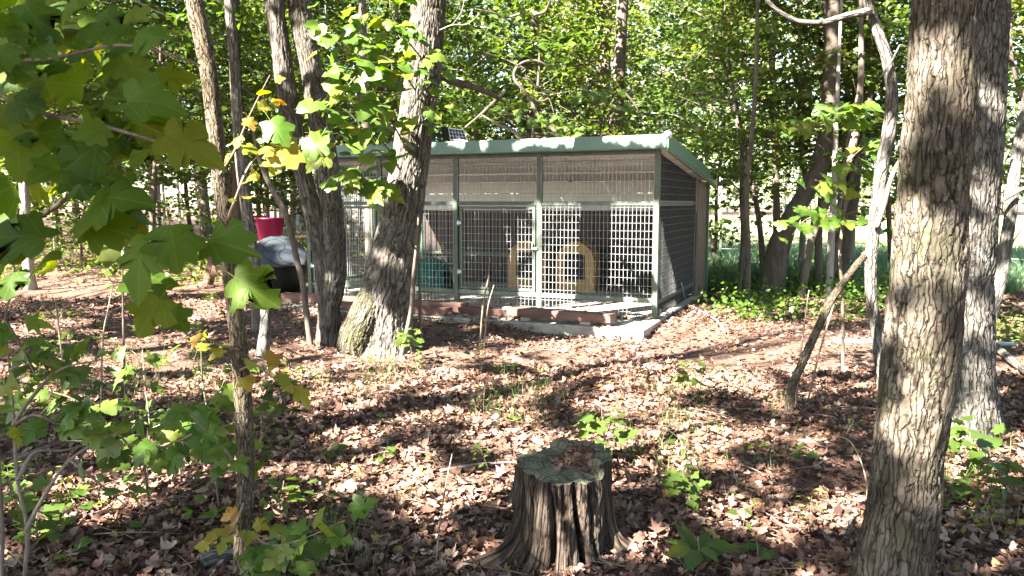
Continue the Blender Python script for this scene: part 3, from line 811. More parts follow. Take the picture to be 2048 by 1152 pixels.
for i in range(4):
    x1, x0 = XS[i] - w, XS[i + 1] + w
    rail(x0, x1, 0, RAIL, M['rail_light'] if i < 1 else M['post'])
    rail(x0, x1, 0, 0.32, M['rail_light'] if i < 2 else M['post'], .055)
    rail(x0, x1, 0, roofz(0) - 0.03, M['post'], .05)
    wire(kn, (x0, -.02), (x1, -.02), ZS + .02, 0.29, r=.0022)
    wire(kn, (x0, -.028), (x1, -.028), RAIL + .03, roofz(0) - 0.05, r=.0026)
    if i in (1, 3):
        dr = MB(); dr.box(x0 + .02, x0 + .055, -.02, .02, .36, RAIL - .04); dr.box(x1 - .055, x1 - .02, -.02, .02, .36, RAIL - .04)
        dr.box(x0 + .055, x1 - .055, -.0195, .0195, .36, .395); dr.box(x0 + .055, x1 - .055, -.0195, .0195, RAIL - .075, RAIL - .04)
        door = dr.build('door', M['post'], kn)
        wire(door, (x0 + .05, -.026), (x1 - .05, -.026), .38, RAIL - .06)
        lt = MB(); lt.box(x1 - .06, x1 + .02, -.05, -.028, .9, .93); lt.bar((x1 - .05, -.045, .915), (x1 - .05, -.045, .99), .007, 6); lt.build('latch', M['metal_grey'], door)
        for z in (.55, 1.2):
            hg = MB(); hg.bar((x0 + .01, -.03, z), (x0 + .01, -.03, z + .07), .009, 6); hg.box(x0 - .01, x0 + .05, -.034, -.021, z + .015, z + .05); hg.build('hinge', M['metal_grey'], door)
    else:
        wire(kn, (x0, -.026), (x1, -.026), .35, RAIL - .03)
# left end: open wire to the woods
for z in (RAIL, 0.32):
    mb = MB(); mb.box(XS[4] - .025, XS[4] + .025, w, D - w, z - .025, z + .025); mb.build('rail', M['post'], kn)
mb = MB(); mb.box(XS[4] - .02, XS[4] + .02, D * .5 - .02, D * .5 + .02, ZS, roofz(D * .5)); mb.build('post', M['post'], kn)
wire(kn, (XS[4] - .028, D - w), (XS[4] - .028, w), ZS + .02, HB - .03, slope=HF - .05)
# right end: wire in front, ribbed brown sheet behind
YR = 2.47
mb = MB(); mb.box(-.02, .02, YR - .02, YR + .02, ZS, roofz(YR) - .01); mb.build('post', M['post'], kn)
for z in (RAIL, 0.30):
    mb = MB(); mb.box(-.022, .022, w, YR - .02, z - .024, z + .024); mb.build('rail', M['post'], kn)
wire(kn, (.028, w), (.028, YR - .02), ZS + .03, roofz(0) - .03, slope=roofz(YR) - .03, dz=.095, r=.0026, rv=.0014, mat='wire_dull')
mb = MB(); yy = w + .01
while yy < YR - .03:
    for z0, z1 in ((ZS + .02, RAIL - .03), (RAIL + .03, roofz(yy) - .04)):
        mb.bar((.012, yy, z0), (.012, yy, z1), .0016, 3)
    yy += .0127
o = mb.build('wire_screen', M['screen'], kn); o['kind'] = 'stuff'
def ribbed(x0, y0, x1, y1, z0, z1, name, mat, pitch=.1, depth=.018, z1b=None):
    """upright ribbed sheet from (x0,y0) to (x1,y1), 4 mm thick"""
    a = np.array([x0, y0]); b = np.array([x1, y1]); L = np.linalg.norm(b - a); u = (b - a) / L; n = np.array([-u[1], u[0]])
    prof = []; s = 0.0
    while s < L - 1e-6:
        for ds, dd in ((0, 0), (.55, 0), (.65, 1), (.9, 1)):
            q = s + ds * pitch
            if q < L: prof.append((q, dd * depth))
        s += pitch
    prof.append((L, 0)); V = []; Fs = []
    for th in (0, .004):
        for q, d in prof:
            p = a + u * q + n * (d + th); V.append((p[0], p[1], z0))
        for q, d in prof:
            p = a + u * q + n * (d + th); V.append((p[0], p[1], z1 if z1b is None else z1 + (z1b - z1) * q / L))
    k = len(prof)
    for i in range(k - 1):
        Fs.append((i, i + 1, k + i + 1, k + i)); Fs.append((2 * k + i + 1, 2 * k + i, 3 * k + i, 3 * k + i + 1))
        Fs.append((k + i, k + i + 1, 3 * k + i + 1, 3 * k + i)); Fs.append((i + 1, i, 2 * k + i, 2 * k + i + 1))
    mb = MB(); mb.add(V, Fs); return mb.build(name, mat, kn)
ribbed(.03, D + .02, .03, YR + .02, ZS - .06, roofz(D) - .03, 'side_sheet', M['brown_ribs'], .13, .022, roofz(YR) - .03)
for i in range(6):
    xa = -.04 - i * (5.01 / 6); xb = xa - 5.01 / 6 + .004
    ribbed(xa, D + .0, xb, D + .0, ZS, 1.36, 'wall_sheet', M['brown_sheet'], .12, .02)
    for z0_, z1_ in ((1.362, 1.50), (1.506, 1.65), (1.656, HB + .049)):
        mb = MB(); mb.box(xb, xa, D + .004 + .004 * (z0_ > 1.5), D + .02, z0_, z1_); mb.build('upper_wall_board', M['white_sheet'], kn)
rail(XS[4] + w, -w, D - .035, 1.40, M['white_sheet'], .05, 'girt'); rail(XS[4] + w, -w, D - .035, .6, M['post'], .05, 'girt')
# roof: purlins, white sheets, trim
for k, y in enumerate((.05, 1.1, 2.15, 3.2)):
    mb = MB(); z = roofz(y); mb.box(XS[4] - .1, .1, y - .018, y + .018, z + .028, z + .05); mb.build('purlin', M['metal_grey'], kn)
for i in range(6):
    xa = .14 - i * (5.37 / 6); xb = xa - 5.37 / 6 + .003
    V = []; Fs = []; n = 9
    for th in (0, .003):
        for yy in (-.12, D + .22):
            for q in range(n):
                x = xa + (xb - xa) * q / (n - 1); V.append((x, yy, roofz(yy) + .052 + th + (.004 if q % 3 == 1 else 0)))
    for q in range(n - 1):
        Fs += [(q, n + q, n + q + 1, q + 1), (2 * n + q, 2 * n + q + 1, 3 * n + q + 1, 3 * n + q)]
        Fs += [(q, q + 1, 2 * n + q + 1, 2 * n + q), (n + q + 1, n + q, 3 * n + q, 3 * n + q + 1)]
    m_ = MB(); m_.add(V, Fs); m_.build('roof_sheet', M['white_sheet'], kn)
yf = -.16; zt = HF + .155
mb = MB(); V = [(-5.30, yf - .03, zt - .16), (.13, yf - .03, zt - .16), (.13, yf - .002, zt - .16), (-5.30, yf - .002, zt - .16), (-5.30, yf, zt), (.13, yf, zt), (.13, yf + .02, zt), (-5.30, yf + .02, zt)]
mb.hexa(V); mb.box(-5.29, .12, yf - .002, yf + .04, zt - .165, zt - .158); mb.box(-5.29, .12, yf + .018, yf + .2, zt - .004, zt + .004)
mb.build('fascia', M['sage'], kn, bevel=.003)
for x in (.14, -5.33):
    zb = roofz(D + .24); mb = MB()
    mb.hexa([(x, yf - .03, HF - .01), (x + .025, yf - .03, HF - .01), (x + .025, D + .24, zb - .02), (x, D + .24, zb - .02), (x, yf - .03, zt + .012), (x + .025, yf - .03, zt + .012), (x + .025, D + .24, zb + .13), (x, D + .24, zb + .13)])
    sx = -1 if x > 0 else 1
    xi = (x, x + sx * .07) if x > 0 else (x + .025, x + .095)
    xa, xb = min(xi), max(xi)
    if x > 0: xa -= 0; xb = x - .002
    mb.hexa([(xa, yf, zt + .004), (xb, yf, zt + .004), (xb, D + .24, zb + .122), (xa, D + .24, zb + .122), (xa, yf, zt + .012), (xb, yf, zt + .012), (xb, D + .24, zb + .13), (xa, D + .24, zb + .13)])
    mb.build('rake_trim', M['green_trim'], kn)
    if x > 0:
        mb = MB(); mb.hexa([(x - .01, yf, HF - .035), (x + .02, yf, HF - .035), (x + .02, D + .23, zb - .05), (x - .01, D + .23, zb - .05), (x - .01, yf, HF - .014), (x + .02, yf, HF - .014), (x + .02, D + .23, zb - .026), (x - .01, D + .23, zb - .026)])
        mb.build('rake_edge', M['rail_light'], kn)
mb = MB(); mb.box(.045, .085, D + .0, D + .06, 0, roofz(D) + .04); mb.build('corner_trim', M['green_trim'], kn)
mb = MB(); mb.lathe([(.012, -.06), (.05, -.04), (.055, .0), (.035, .04), (.01, .05)], 10, True, True)
o = mb.build('end_cap', M['metal_grey'], kn); o.location = (.145, yf - .01, zt - .01); o.rotation_euler = (R(70), 0, 0)

# dog houses standing in the right two bays
def dog_house(x, y, label, turn):
    p = K(x, y, ZS)
    t = thing('dog_house', label, 'dog house', p, KA + turn, 'tan dog houses in the kennel')
    W, Hh, Dp = .31, .80, .62
    out = [(-W, 0), (-W, .2), (-W, .40), (-W * .97, .54), (-W * .8, .66), (-W * .5, .74), (-W * .2, .79), (0, Hh), (W * .2, .79), (W * .5, .74), (W * .8, .66), (W * .97, .54), (W, .40), (W, .2), (W, 0)]
    w_, b_, t_ = .165, .20, .60
    inn = [(-w_, b_), (-w_, .28), (-w_, .42), (-w_, .52), (-w_ * .98, t_ - .02), (-w_ * .6, t_), (-w_ * .3, t_), (0, t_), (w_ * .3, t_), (w_ * .6, t_), (w_ * .98, t_ - .02), (w_, .52), (w_, .42), (w_, .28), (w_, b_)]
    n = len(out); V = [(a, -.03, z) for a, z in out] + [(a, -.03, z) for a, z in inn] + [(a, .03, z) for a, z in out] + [(a, .03, z) for a, z in inn]
    Fs = []
    for i in range(n):
        j = (i + 1) % n
        Fs += [(i, j, n + j, n + i), (i, 2 * n + i, 2 * n + j, j), (n + i, n + j, 3 * n + j, 3 * n + i), (2 * n + i, 3 * n + i, 3 * n + j, 2 * n + j)]
    MB().add(V, Fs).build('front_frame', M['tan_plastic'], t)
    o2 = [(a * .93, z * .97) for a, z in out]
    V = [(a, .031, z) for a, z in o2] + [(a, Dp, z) for a, z in o2]
    Fs = [(i, i + 1, n + i + 1, n + i) for i in range(n - 1)] + [tuple(range(n, 2 * n))]
    MB().add(V, Fs).build('body', M['tan_plastic'], t)
    for k in range(5):
        f = MB(); xa = -w_ + k * (2 * w_ / 5); f.box(xa + .003, xa + 2 * w_ / 5 - .003, .034 + .004 * (k % 2), .040 + .004 * (k % 2), b_ + .01, t_ + .005); f.build('door_flap', M['black_plastic'], t)
    for a, z in ((-.2, .64), (.2, .64), (-.06, .72), (.06, .72)):
        b = MB(); b.bar((a, -.036, z), (a, -.03, z), .013, 8); b.build('bolt', M['brown_sheet'], t)
    return t
dog_house(-1.80, 2.3, 'tan arched dog house right of the middle post, its whole front in view', R(6))
dog_house(-2.66, 2.4, 'tan arched dog house partly hidden behind the middle kennel post', R(4))

# green plastic dome shelter in the third bay
p = K(-4.1, 1.7, ZS); t = thing('plastic_shelter', 'teal green plastic dome shelter in the kennel bay beside the big tree', 'pet shelter', p, R(20))
prof = [(.40, 0), (.415, .05), (.41, .18), (.37, .32), (.28, .44), (.16, .51), (.001, .535)]
mb = MB(); n = 28; V = []; Fs = []
for (r, z) in prof:
    for k in range(n):
        a = 2 * math.pi * k / n; V.append((r * math.cos(a), r * math.sin(a), z))
for i in range(len(prof) - 1):
    for k in range(n):
        a = ((k + .5) * 360 / n + 180) % 360 - 180
        if i < 3 and -70 < a < -20: continue
        Fs.append((i * n + k, i * n + (k + 1) % n, (i + 1) * n + (k + 1) % n, (i + 1) * n + k))
mb.add(V, Fs); mb.build('dome', M['teal_plastic'], t)
mb = MB(); pr = [(.31, 0), (.31, .2), (.27, .33), (.16, .41), (0, .43), (-.16, .41), (-.27, .33), (-.31, .2), (-.31, 0)]
for a, b in zip(pr[:-1], pr[1:]):
    mb.bar((a[0], 0, a[1]), (b[0], 0, b[1]), .028, 8)
o = mb.build('entrance_rim', M['teal_plastic'], t); o.location = (.36 * math.cos(R(-45)), .36 * math.sin(R(-45)), 0); o.rotation_euler = (0, 0, R(45))
mb = MB(); mb.lathe([(.405, .008), (.001, .01)], 20); mb.build('floor_tray', M['teal_plastic'], t)

# timbers lying in front of the kennel
def timber(x0, x1, y, z, hh, ww, label, turn=0, mat='wood_red', tilt=0, grp='timbers lying in front of the kennel'):
    p = K((x0 + x1) / 2, y, z); L = abs(x1 - x0); mb = MB(); mb.box(-L / 2, L / 2, -ww / 2, ww / 2, 0, hh)
    o = mb.build('timber', M[mat], None, bevel=.006); o.location = p; o.rotation_euler = (0, tilt, KA + turn)
    return tag(o, label, 'timber', grp)
timber(-.30, -1.62, -.72, ZS + .045, .095, .20, 'thick reddish timber on blocks, its sunlit end nearest the bare pad corner', R(-4))
timber(-.55, -.68, -.70, ZS, .045, .24, 'short pale block propping up the sunlit reddish timber', R(-4), 'wood_pale')
timber(-1.3, -1.42, -.70, ZS, .045, .24, 'short pale block hidden in leaves under the far end of the sunlit timber', R(-4), 'wood_pale')
timber(-1.45, -2.6, -.52, ZS + .0, .09, .14, 'dark red board in the shade before the middle kennel door', R(1))
timber(-2.4, -4.3, -.78, ZS + .0, .10, .15, 'long dark board lying in the shade against the big tree', R(2))
timber(-2.3, -5.2, -.48, ZS + .0, .13, .13, 'longest dark beam along the foot of the kennel front', R(0))
timber(-1.63, -1.74, -.60, ZS + .09, .04, .1, 'small pale offcut lying on the red boards', R(10), 'wood_pale')

# pale cord hanging from the corner of the kennel onto the leaves
def tube_obj(name, pts, rad, mat, parent=None, nseg=6, nring=14, off=(0, 0, 0), disp=None, flare=None, r_noise=.05, seed=0):
    rad = rad if hasattr(rad, '__len__') else [rad] * len(pts)
    g = Geo(); g.tube(pts, rad, nseg, nring, disp=disp, flare=flare, r_noise=r_noise, seed=seed)
    return link(name, g.mesh(name, M[mat], off), parent)
a = K(.06, 1.3, .42)
o = tube_obj('cord', [a, G(1372, 612) + [0, 0, .06], G(1390, 620) + [0, 0, .03], G(1432, 645) + [0, 0, .03], G(1450, 668) + [0, 0, .02]], .008, 'cord', None, 5, 30)
tag(o, 'pale cord trailing from the right side of the kennel onto the leaves', 'cord')

# ------------------------------------------------------------------ table, tubs left of the kennel
c = G(490, 572); Yt = c[1]
t = thing('trestle_table', 'weathered wooden table with slanting legs left of the kennel', 'table', c, R(8))
zt_ = .80
for k in range(4):
    mb = MB(); mb.box(-.72, .74, -.3 + k * .155, -.3 + k * .155 + .145, zt_ - .035, zt_); mb.build('plank', M['wood_pale'] if k % 2 else M['wood_red'], t)
for sx_ in (-1, 1):
    for sy_ in (-1, 1):
        mb = MB(); x = sx_ * .45
        mb.hexa([(x + sx_ * .2 - .045, sy_ * .25 - .02, 0), (x + sx_ * .2 + .045, sy_ * .25 - .02, 0), (x + sx_ * .2 + .045, sy_ * .25 + .02, 0), (x + sx_ * .2 - .045, sy_ * .25 + .02, 0),
                 (x - .045, sy_ * .2 - .02, zt_ - .036), (x + .045, sy_ * .2 - .02, zt_ - .036), (x + .045, sy_ * .2 + .02, zt_ - .036), (x - .045, sy_ * .2 + .02, zt_ - .036)])
        mb.build('leg', M['wood_red'], t)
mb = MB(); mb.box(-.5, .5, -.02, .02, .3, .37); mb.build('brace', M['wood_red'], t)
q = P(541, 480, Yt)
t2 = thing('muck_tub', 'bright pink plastic tub standing on the wooden table', 'tub', (q[0], q[1], c[2] + zt_), 0)
mb = MB(); mb.lathe([(.01, .005), (.2, .006), (.245, .40), (.262, .402), (.262, .425), (.235, .425), (.19, .02), (.01, .018)], 28, True, False); mb.build('shell', M['pink_plastic'], t2, True)
for sx_ in (-1, 1):
    mb = MB(); pr = [(-.07, .36), (-.06, .30), (0, .28), (.06, .30), (.07, .36)]
    for a, b in zip(pr[:-1], pr[1:]): mb.bar((sx_ * .265, a[0], a[1]), (sx_ * .265, b[0], b[1]), .01, 6)
    mb.build('rope_handle', M['black_plastic'], t2)
q = G(562, 582); 
t3 = thing('black_tub', 'round black tub on the leaves under the tilted grey sled', 'tub', q, 0)
mb = MB(); mb.lathe([(.28, 0), (.36, .12), (.42, .30), (.44, .42), (.455, .43), (.455, .455), (.42, .455), (.40, .40), (.34, .14), (.01, .05)], 30, True); mb.build('shell', M['black_plastic'], t3, True)
q2 = P(562, 508, q[1] - .05)
t4 = thing('pool_sled', 'large grey plastic lid with scrolled lines tilted over the black tub', 'lid', q2, 0)
mb = MB(); mb.lathe([(.50, -.02), (.505, .0), (.49, .015), (.44, .02), (.3, .07), (.15, .10), (.001, .105)], 34); mb.lathe([(.50, -.025), (.001, -.03)], 34)
sh = mb.build('shell', M['grey_plastic'], t4, True)
for (cx, cy, rr, a0, a1) in ((-.18, .05, .2, 0, 300), (.16, -.05, .17, 40, 330), (.0, .02, .36, 190, 330)):
    mb = MB(); pr = []
    for k in range(15):
        a = R(a0 + (a1 - a0) * k / 14); x, y = cx + rr * math.cos(a), cy + rr * math.sin(a); r_ = math.hypot(x, y)
        z = np.interp(r_, [0, .15, .3, .44, .5], [.105, .10, .07, .02, .01]); pr.append((x, y, z + .002))
    for a, b in zip(pr[:-1], pr[1:]): mb.bar(a, b, .006, 4)
    mb.build('scroll_line', M['black_plastic'], t4)
t4.rotation_euler = (R(38), R(24), 0); t4.scale = (.84, .84, .84)

# ------------------------------------------------------------------ stump
ST = np.array([.228, 3.33, 0.0]); ST[2] = float(hgt(ST[0], ST[1]))
st = thing('tree_stump', 'weathered grey brown tree stump with deep flutes and spreading roots', 'tree stump', ST)
NS, NR = 260, 110
th = np.arange(NS) * 2 * np.pi / NS; zz = np.linspace(-.06, 1, NR)
H = .405
roots = [(R(200), 1.0, .20), (R(-15), .95, .2), (R(262), .50, .22), (R(297), .34, .2), (R(232), .45, .2), (R(100), .7, .3), (R(150), .6, .25), (R(45), .6, .25)]
rr = np.zeros((NR, NS)); TH = np.repeat(th[None], NR, 0); ZZ = np.repeat(zz[:, None], NS, 1)
rr += .198 + .014 * (1 - np.clip(ZZ, 0, 1)) ** 2
for (a, am, wd) in roots:
    d = (TH - a + np.pi) % (2 * np.pi) - np.pi
    zc = np.clip(ZZ, 0, 1)
    rr += am * (.32 * np.exp(-zc / .10) + .035 * np.exp(-zc / .4)) * np.exp(-(d / (wd * (1.0 + .9 * zc))) ** 2)
fl = np.zeros_like(rr)
for (a, dp, wd) in [(R(250), .06, .045), (R(284), .10, .055), (R(222), .035, .05), (R(331), .055, .04), (R(197), .03, .06), (R(0), .03, .05), (R(304), .025, .018), (R(266), .018, .015), (R(120), .05, .1), (R(60), .05, .1)]:
    d = (TH + .10 * np.sin(ZZ * 2.2 + a) - a + np.pi) % (2 * np.pi) - np.pi
    k = np.exp(-(d / wd) ** 2); rr -= dp * k * (.32 + .9 * (1 - np.clip(ZZ, 0, 1))) * (.6 + .8 * vnoise(np.c_[(TH * 3).ravel(), (ZZ * 5).ravel(), 0 * ZZ.ravel() + a], 17).reshape(NR, NS)); fl = np.maximum(fl, k * min(1, dp / .04))
bc = np.stack([.22 * np.cos(TH), .22 * np.sin(TH), ZZ * H], 2).reshape(-1, 3)
f1 = vnoise(bc * np.array([60, 60, 5.0]), 3).reshape(NR, NS); f2 = vnoise(bc * np.array([150, 150, 9.0]), 4).reshape(NR, NS); f3 = vnoise(bc * np.array([18, 18, 7]), 8).reshape(NR, NS)
f4 = vnoise(bc * np.array([34, 34, 3.0]), 12).reshape(NR, NS); f5 = vnoise(bc * np.array([90, 90, 30]), 14).reshape(NR, NS); rr += .020 * (f1 - .5) + .012 * (f2 - .5) + .045 * (f3 - .5) + .028 * (f4 - .5) + .008 * (f5 - .5)
def top_h(x, y):
    a = H + .0 * x
    a = a + np.where(x + .6 * y > .06, .045 * sstep(.06, .10, x + .6 * y), 0) - .03 * sstep(.0, .2, -y - .02 + .25 * x)
    return a
xt, yt = rr * np.cos(TH), rr * np.sin(TH)
topz = top_h(xt[-1], yt[-1]) + .008 * (f1[-1] - .6) + .006 * (f2[-1] - .5)
zfin = np.where(ZZ < 0, ZZ * H, ZZ * topz[None, :])
V = np.stack([xt, yt, zfin], 2).reshape(-1, 3)
i = np.arange(NR - 1)[:, None] * NS; j = np.arange(NS)[None, :]; j2 = (j + 1) % NS
crack = np.clip(1.05 - fl.reshape(-1), 0, 1) * np.clip(.15 + 1.4 * f1.reshape(-1), 0, 1) * np.clip(.2 + 1.6 * f4.reshape(-1), 0, 1)
me = make_mesh('bole', V, [np.stack([i + j, i + j2, i + NS + j2, i + NS + j], 2).reshape(-1, 4)], M['stump'], {'bark_coord': bc, 'bark_data': np.stack([crack, f3.reshape(-1), 0 * crack], 1)}, True)
link('bole', me, st)
V = []; Fs = []; rings = 14; edge_ = .015
for q in range(rings):
    f = 1 - q / rings
    x, y = xt[-1] * f, yt[-1] * f
    z = top_h(x, y) + (.008 * (f1[-1] - .6) + .006 * (f2[-1] - .5)) * max(0, f * 5 - 4) + (.012 * (vnoise(np.c_[x * 30, y * 30, 0 * x], 21) - .5) if q else 0) - (.05 * np.exp(-(((x - .03) / .07) ** 2 + ((y - .03) / .06) ** 2)) if q else 0)
    V.append(np.c_[x, y, z])
V.append(np.array([[0, 0, H - .02]])); V = np.vstack(V)
i = np.arange(rings - 1)[:, None] * NS
Fq = np.stack([i + j, i + j2, i + NS + j2, i + NS + j], 2).reshape(-1, 4); Ft = np.stack([(rings - 1) * NS + np.arange(NS), (rings - 1) * NS + (np.arange(NS) + 1) % NS, np.full(NS, rings * NS)], 1)
link('cut_top', make_mesh('cut_top', V, [Fq, Ft], M['stump_top']), st)
rs = np.random.default_rng(5)
n = 150; a = rs.uniform(0, 6.28, n); r_ = .10 * np.sqrt(rs.random(n)); x = .05 + r_ * np.cos(a); y = -.0 + r_ * np.sin(a) * .8
V, Fa = scatter(T_STAR, np.c_[x, y, top_h(x, y) - .01 + .02 * rs.random(n)], rand_normals(rs, n, 1, .5), rs.uniform(0, 6.28, n), rs.uniform(.02, .05, n), rs.uniform(-.5, 1.2, n))
deb = tag(link('leaf_crumbs', make_mesh('leaf_crumbs', V + ST, [Fa], M['litter'])), 'brown leaf crumbs and needles heaped on the cut top of the stump', 'leaf crumbs', kind='stuff')
g = Geo()
for k in range(60):
    a = rs.uniform(0, 6.28); x, y = .05 + rs.normal() * .05, rs.normal() * .05; L = rs.uniform(.05, .13); z = float(top_h(np.array([x]), np.array([y]))[0]) + .012 + .01 * rs.random()
    d = np.array([math.cos(a), math.sin(a), rs.normal() * .15]) * L / 2; b = ST + [x, y, z]
    g.tube([b - d, b + [0, 0, .004], b + d], [.0014, .0014, .001], 3, 3, cap=False, r_noise=0)
tag(link('needles', g.mesh('needles', M['wood_red'])), 'dry pine needles scattered on the cut top of the stump', 'needles', kind='stuff')
# ------------------------------------------------------------------ leaves as single objects
LM = {}
def leaf_set(outline, mat):
    key = (id(outline), mat)
    if key not in LM:
        LM[key] = []
        for q, (fold, droop) in enumerate(((.10, .18), (.28, .3), (-.08, .15), (.18, .5), (.0, .35))):
            V, Fc = tpl_ring(jitter(outline, 40 + q + len(LM) * 7, .028), fold, droop, .4, 60 + q + len(LM) * 5)
            LM[key].append(make_mesh('leaf', V, [Fc], M[mat], None, True))
    return LM[key]

def add_leaf(root, pos, size, n, head, ms):
    o = link('leaf', random.choice(ms), root)
    Rm = frames(np.array([n], float), np.array([head]))[0]
    m4 = Matrix([[*Rm[0], 0], [*Rm[1], 0], [*Rm[2], 0], [0, 0, 0, 1]])
    off = np.asarray(pos) - np.array(root.location)
    o.matrix_basis = Matrix.Translation(Vector(off)) @ m4 @ Matrix.Scale(float(size), 4)
    return o

def branch(root, pts, r0, r1, mat='twig', nseg=6, nring=None, name='branch', disp=None):
    pts = [np.asarray(p, float) for p in pts]
    rad = np.linspace(r0, r1, len(pts))
    return tube_obj(name, pts, rad, mat, root, nseg, nring or 6 * len(pts), np.array(root.location), disp)

def spray(root, pts, n, size, ms, rg=random, spread=.10, facing=.45, start=.15, tw='twig', r0=.006, r1=.002, mk=True):
    """a leafy twig: a branch with n single leaves set along it on short side twigs"""
    pts = [np.asarray(p, float) for p in pts]
    if mk: branch(root, pts, r0, r1, tw, 5)
    c = catmull(np.array(pts), 40)
    for k in range(n):
        t = start + (1 - start) * (k + rg.random()) / n
        i = min(int(t * 39), 38); p = c[i]; d = c[i + 1] - c[i]; d /= np.linalg.norm(d) + 1e-9
        a = math.atan2(d[1], d[0]) + (1 if k % 2 else -1) * rg.uniform(.5, 1.4)
        q = p + np.array([math.cos(a), math.sin(a), 0]) * rg.uniform(.2, 1) * spread + np.array([0, 0, rg.uniform(-.5, .45) * spread])
        s_ = rg.uniform(*size)
        nrm = np.array([rg.gauss(0, .42), -facing + rg.gauss(0, .38), .75 + rg.gauss(0, .2)])
        add_leaf(root, q, s_, nrm, a + rg.gauss(0, .5), ms)

# ------------------------------------------------------------------ generic trees (local coordinates)
def crown_pts(rg, H_, zb, nl, lmin, lmax, per, leaves, spread, up=(.1, .55), trunk=None, shape=1.0, thick=.22):
    """limb polylines and leaf positions of a crown"""
    limbs, pos = [], []
    for k in range(nl):
        f = (k + rg.random()) / nl
        z = zb + (H_ - zb) * f
        L = rg.uniform(lmin, lmax) * (1 - .55 * f ** 2 * shape) * (0.55 + .45 * min(1, f * 4 + .3))
        a = k * 2.4 + rg.normal() * .5; e = rg.uniform(*up)
        p0 = trunk(z) if trunk else np.array([0, 0, z])
        d = np.array([math.cos(a) * math.cos(e), math.sin(a) * math.cos(e), math.sin(e)])
        p1 = p0 + d * L * .5 + rg.normal(size=3) * .08 * L; p2 = p0 + d * L + np.array([0, 0, -.10 * L]) + rg.normal(size=3) * .10 * L
        limbs.append((p0, p1, p2, L))
        c = catmull([p0, p1, p2], 12)
        for q in range(per):
            t = rg.uniform(.3, 1.05)
            b = c[min(int(t * 11), 11)] + rg.normal(size=3) * np.array([spread, spread, spread * .35]) * 1.1
            m = rg.poisson(leaves)
            pos.append(b + rg.normal(size=(m, 3)) * np.array([spread, spread, spread * thick]) * .6)
    return limbs, np.vstack(pos)

def generic_tree(seed, H_, r0, zb, nl, lmin, lmax, per, leaves, spread, size, bark, leafm, lean=.3, tpl=T_DIAMOND, up=(.1, .55), upn=.9, nseg=9, thick=.22):
    rg = np.random.default_rng(seed)
    bend = [np.array([0, 0, -.15])]; n = 7
    off = np.zeros(3); drift = rg.normal(size=2) * lean
    for k in range(1, n + 1):
        off = off + np.array([*(drift / n + rg.normal(size=2) * lean * .16), H_ / n]); bend.append(off.copy())
    arr = catmull(bend, 60)
    def trunk(z): return arr[min(int(np.searchsorted(arr[:, 2], z)), 59)]
    limbs, pos = crown_pts(rg, H_, zb, nl, lmin, lmax, per, leaves, spread, up, trunk, thick=thick)
    g = Geo()
    rad = r0 * (1 - .9 * np.linspace(0, 1, n + 1) ** 1.1)
    g.tube(bend, rad, nseg, 26, flare=(.5, .18, 4, seed), r_noise=.1, seed=seed)
    for (p0, p1, p2, L) in limbs:
        r = max(.010 * L, .008); g.tube([p0, p1, p2], [r, r * .6, r * .2], 5, 7, cap=False, r_noise=0)
        for q in range(2):
            a = p0 + (p2 - p0) * rg.uniform(.35, .8); b = a + rg.normal(size=3) * L * .2
            g.tube([a, (a + b) / 2 + [0, 0, .02], b], [r * .4, r * .3, r * .12], 4, 4, cap=False, r_noise=0)
    tm = g.mesh('trunk', M[bark])
    lmesh = leaves_mesh('crown', M[leafm], pos, rg.uniform(size[0], size[1], len(pos)), rg, tpl, upn, .55)
    return tm, lmesh

def plant_tree(proto, x, y, rz, s_, name, label, cat, group=None, sz=None):
    t = thing(name, label, cat, (x, y, float(hgt(x, y))), rz, group)
    t.scale = (s_, s_, sz or s_)
    link('trunk', proto[0], t); link('crown', proto[1], t)
    return t

# ------------------------------------------------------------------ named trees, traced from their real places
def px_tree(name, label, path, Y, mat, disp=None, flare=None, nseg=16, nring=80, top=None, seed=0, dY=0.0, cat='tree', base=None, r_noise=.05, group=None):
    """path: (px, py, width in px) from the ground up, at distance Y; the first point is set on the ground"""
    pts, rad = [], []
    for k, (x, y, w_) in enumerate(path):
        yy = Y + dY * k / max(len(path) - 1, 1)
        p = P(x, y, yy); pts.append(p); rad.append(w_ / 2 / F * yy)
    g0 = pts[0].copy(); g0[2] = float(hgt(g0[0], g0[1])); root = g0.copy()
    pts[0][2] = min(pts[0][2], g0[2]) - .12
    if top:
        d = pts[-1] - pts[-2]; d /= np.linalg.norm(d); d = d * .6 + np.array([0, 0, .6])
        z0 = pts[-1][2]; r_ = rad[-1]; k = max(2, int((top - z0) / 1.5)); b = pts[-1].copy()
        for q in range(1, k + 1):
            b = b + d * ((top - z0) / k) / d[2] + np.array([random.gauss(0, .05), random.gauss(0, .05), 0]); pts.append(b.copy()); rad.append(r_ * (1 - .75 * q / k))
    t = thing(name, label, cat, root, 0, group)
    tube_obj('trunk', pts, rad, mat, t, nseg, nring, root, disp, flare, r_noise, seed)
    t['top'] = [float(v) for v in pts[-1]]
    return t, pts

